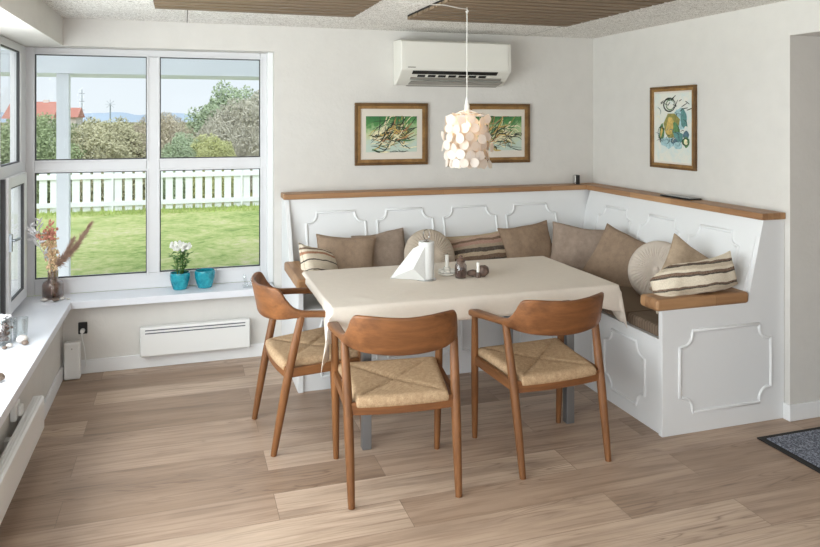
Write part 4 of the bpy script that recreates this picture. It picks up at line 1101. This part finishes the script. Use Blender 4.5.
    MB().prism([(x0-.3, y0-.3, 1.6), (x0-.3, y1+.3, 1.6), (x0-.3, (y0+y1)/2, 2.95)], (x1-x0+.6, 0, 0)).build('roof', M['redroof'], o)
    bx(-10.6, -10.2, 62.8, 63.2, 2.3, 3.1).build('chimney', M['brick'], o)
    bx(-11.4, -10.6, 59.94, 60.0, .4, 1.2).build('window', M['mast'], o)
    o = empty('annex', (-9.0, 64, -.3)); tag(o, 'low red roofed outbuilding right of the far house', 'house')
    bx(-9.1, -8.1, 62, 66, -.3, 1.7).build('wall', M['brick'], o); MB().prism([(-9.25, 61.7, 1.7), (-9.25, 66.3, 1.7), (-9.25, 64, 2.5)], (1.3, 0, 0)).build('roof', M['redroof'], o)
    o = empty('wind_pump', (-7.2, 80, -.3)); tag(o, 'far wind pump mast with a round head on the horizon', 'mast')
    MB().tube([(-7.2, 80, -.3), (-7.2, 80, 3.0)], [.12, .06], 6).build('mast', M['mast'], o)
    for k in range(8):
        a = k*math.pi/4; MB().beam((-7.2, 79.9, 3.1), (-7.2+.5*math.cos(a), 79.9, 3.1+.5*math.sin(a)), .02, .16, (0, 1, 0)).build('blade', M['mast'], o)
    o = empty('mast', (-9.9, 80, -.3)); tag(o, 'thin tall radio mast right of the porch post', 'mast')
    MB().tube([(-9.9, 80, -.3), (-9.9, 80, 4.6)], [.08, .04], 6).build('pole', M['mast'], o)
    for z in (2.5, 3.4, 4.2): MB().tube([(-10.15, 80, z), (-9.65, 80, z)], .03, 5).build('crossbar', M['mast'], o)
outdoors()

# ------------------------------------------------------------------ light and camera
w = bpy.data.worlds.new('World'); sc.world = w; w.use_nodes = True; nt = w.node_tree; bg = nt.nodes['Background']
tc = nt.nodes.new('ShaderNodeTexCoord'); sp = nt.nodes.new('ShaderNodeSeparateXYZ'); rp = nt.nodes.new('ShaderNodeValToRGB')
nz = nt.nodes.new('ShaderNodeTexNoise'); nz.inputs['Scale'].default_value = 3; nz.inputs['Detail'].default_value = 4
nt.links.new(tc.outputs['Generated'], sp.inputs[0]); nt.links.new(tc.outputs['Generated'], nz.inputs['Vector'])
ad = nt.nodes.new('ShaderNodeMath'); ad.operation = 'MULTIPLY_ADD'; nt.links.new(nz.outputs['Fac'], ad.inputs[0]); ad.inputs[1].default_value = .12; nt.links.new(sp.outputs[2], ad.inputs[2])
nt.links.new(ad.outputs[0], rp.inputs[0]); e = rp.color_ramp.elements
e[0].position = .04; e[0].color = lin((238, 243, 249)); e[1].position = .45; e[1].color = lin((222, 233, 249))
nt.links.new(rp.outputs[0], bg.inputs[0]); bg.inputs[1].default_value = 1.1

def area(name, loc, rot, sx, sy, power, col=(1, 1, 1)):
    l = bpy.data.lights.new(name, 'AREA'); l.shape = 'RECTANGLE'; l.size = sx; l.size_y = sy; l.energy = power; l.color = col
    o = bpy.data.objects.new(name, l); C.objects.link(o); o.location = loc; o.rotation_euler = tuple(R(a) for a in rot); return o
area('daylight_left_windows', (-1.06, 1.8, 1.24), (0, -100, 0), 1.46, 4.0, 182, (.955, .98, 1))
area('rear_fill', (1.2, -3.35, 1.05), (94, 0, 0), 2.8, 1.9, 38, (.97, .985, 1))  # added fill lamp behind an unseen rear opening, brightens faces towards the camera
l = bpy.data.lights.new('hazy_sun', 'SUN'); l.energy = 2.7; l.angle = R(50); l.color = (1, .98, .95)
o = bpy.data.objects.new('hazy_sun', l); C.objects.link(o); o.rotation_euler = (R(48), 0, R(-12))
l = bpy.data.lights.new('lamp_glow', 'POINT'); l.energy = 1.3; l.color = (1, .74, .42); l.shadow_soft_size = .035
o = bpy.data.objects.new('lamp_glow', l); C.objects.link(o); o.location = (LX, LY, zt-.05)

cd = bpy.data.cameras.new('camera'); co = bpy.data.objects.new('camera', cd); C.objects.link(co)
cd.sensor_width = 36; cd.lens = 36*712/820; cd.shift_y = -(547/2-119)/820; cd.clip_start = .05; cd.clip_end = 1000
co.location = (0, 0, 1.57); co.rotation_euler = (R(90), 0, -math.atan((410-183)/712)); sc.camera = co
sc.view_settings.view_transform = 'Standard'; sc.view_settings.look = 'None'; sc.view_settings.gamma = 1; sc.view_settings.exposure = 0
sc.view_settings.use_curve_mapping = False
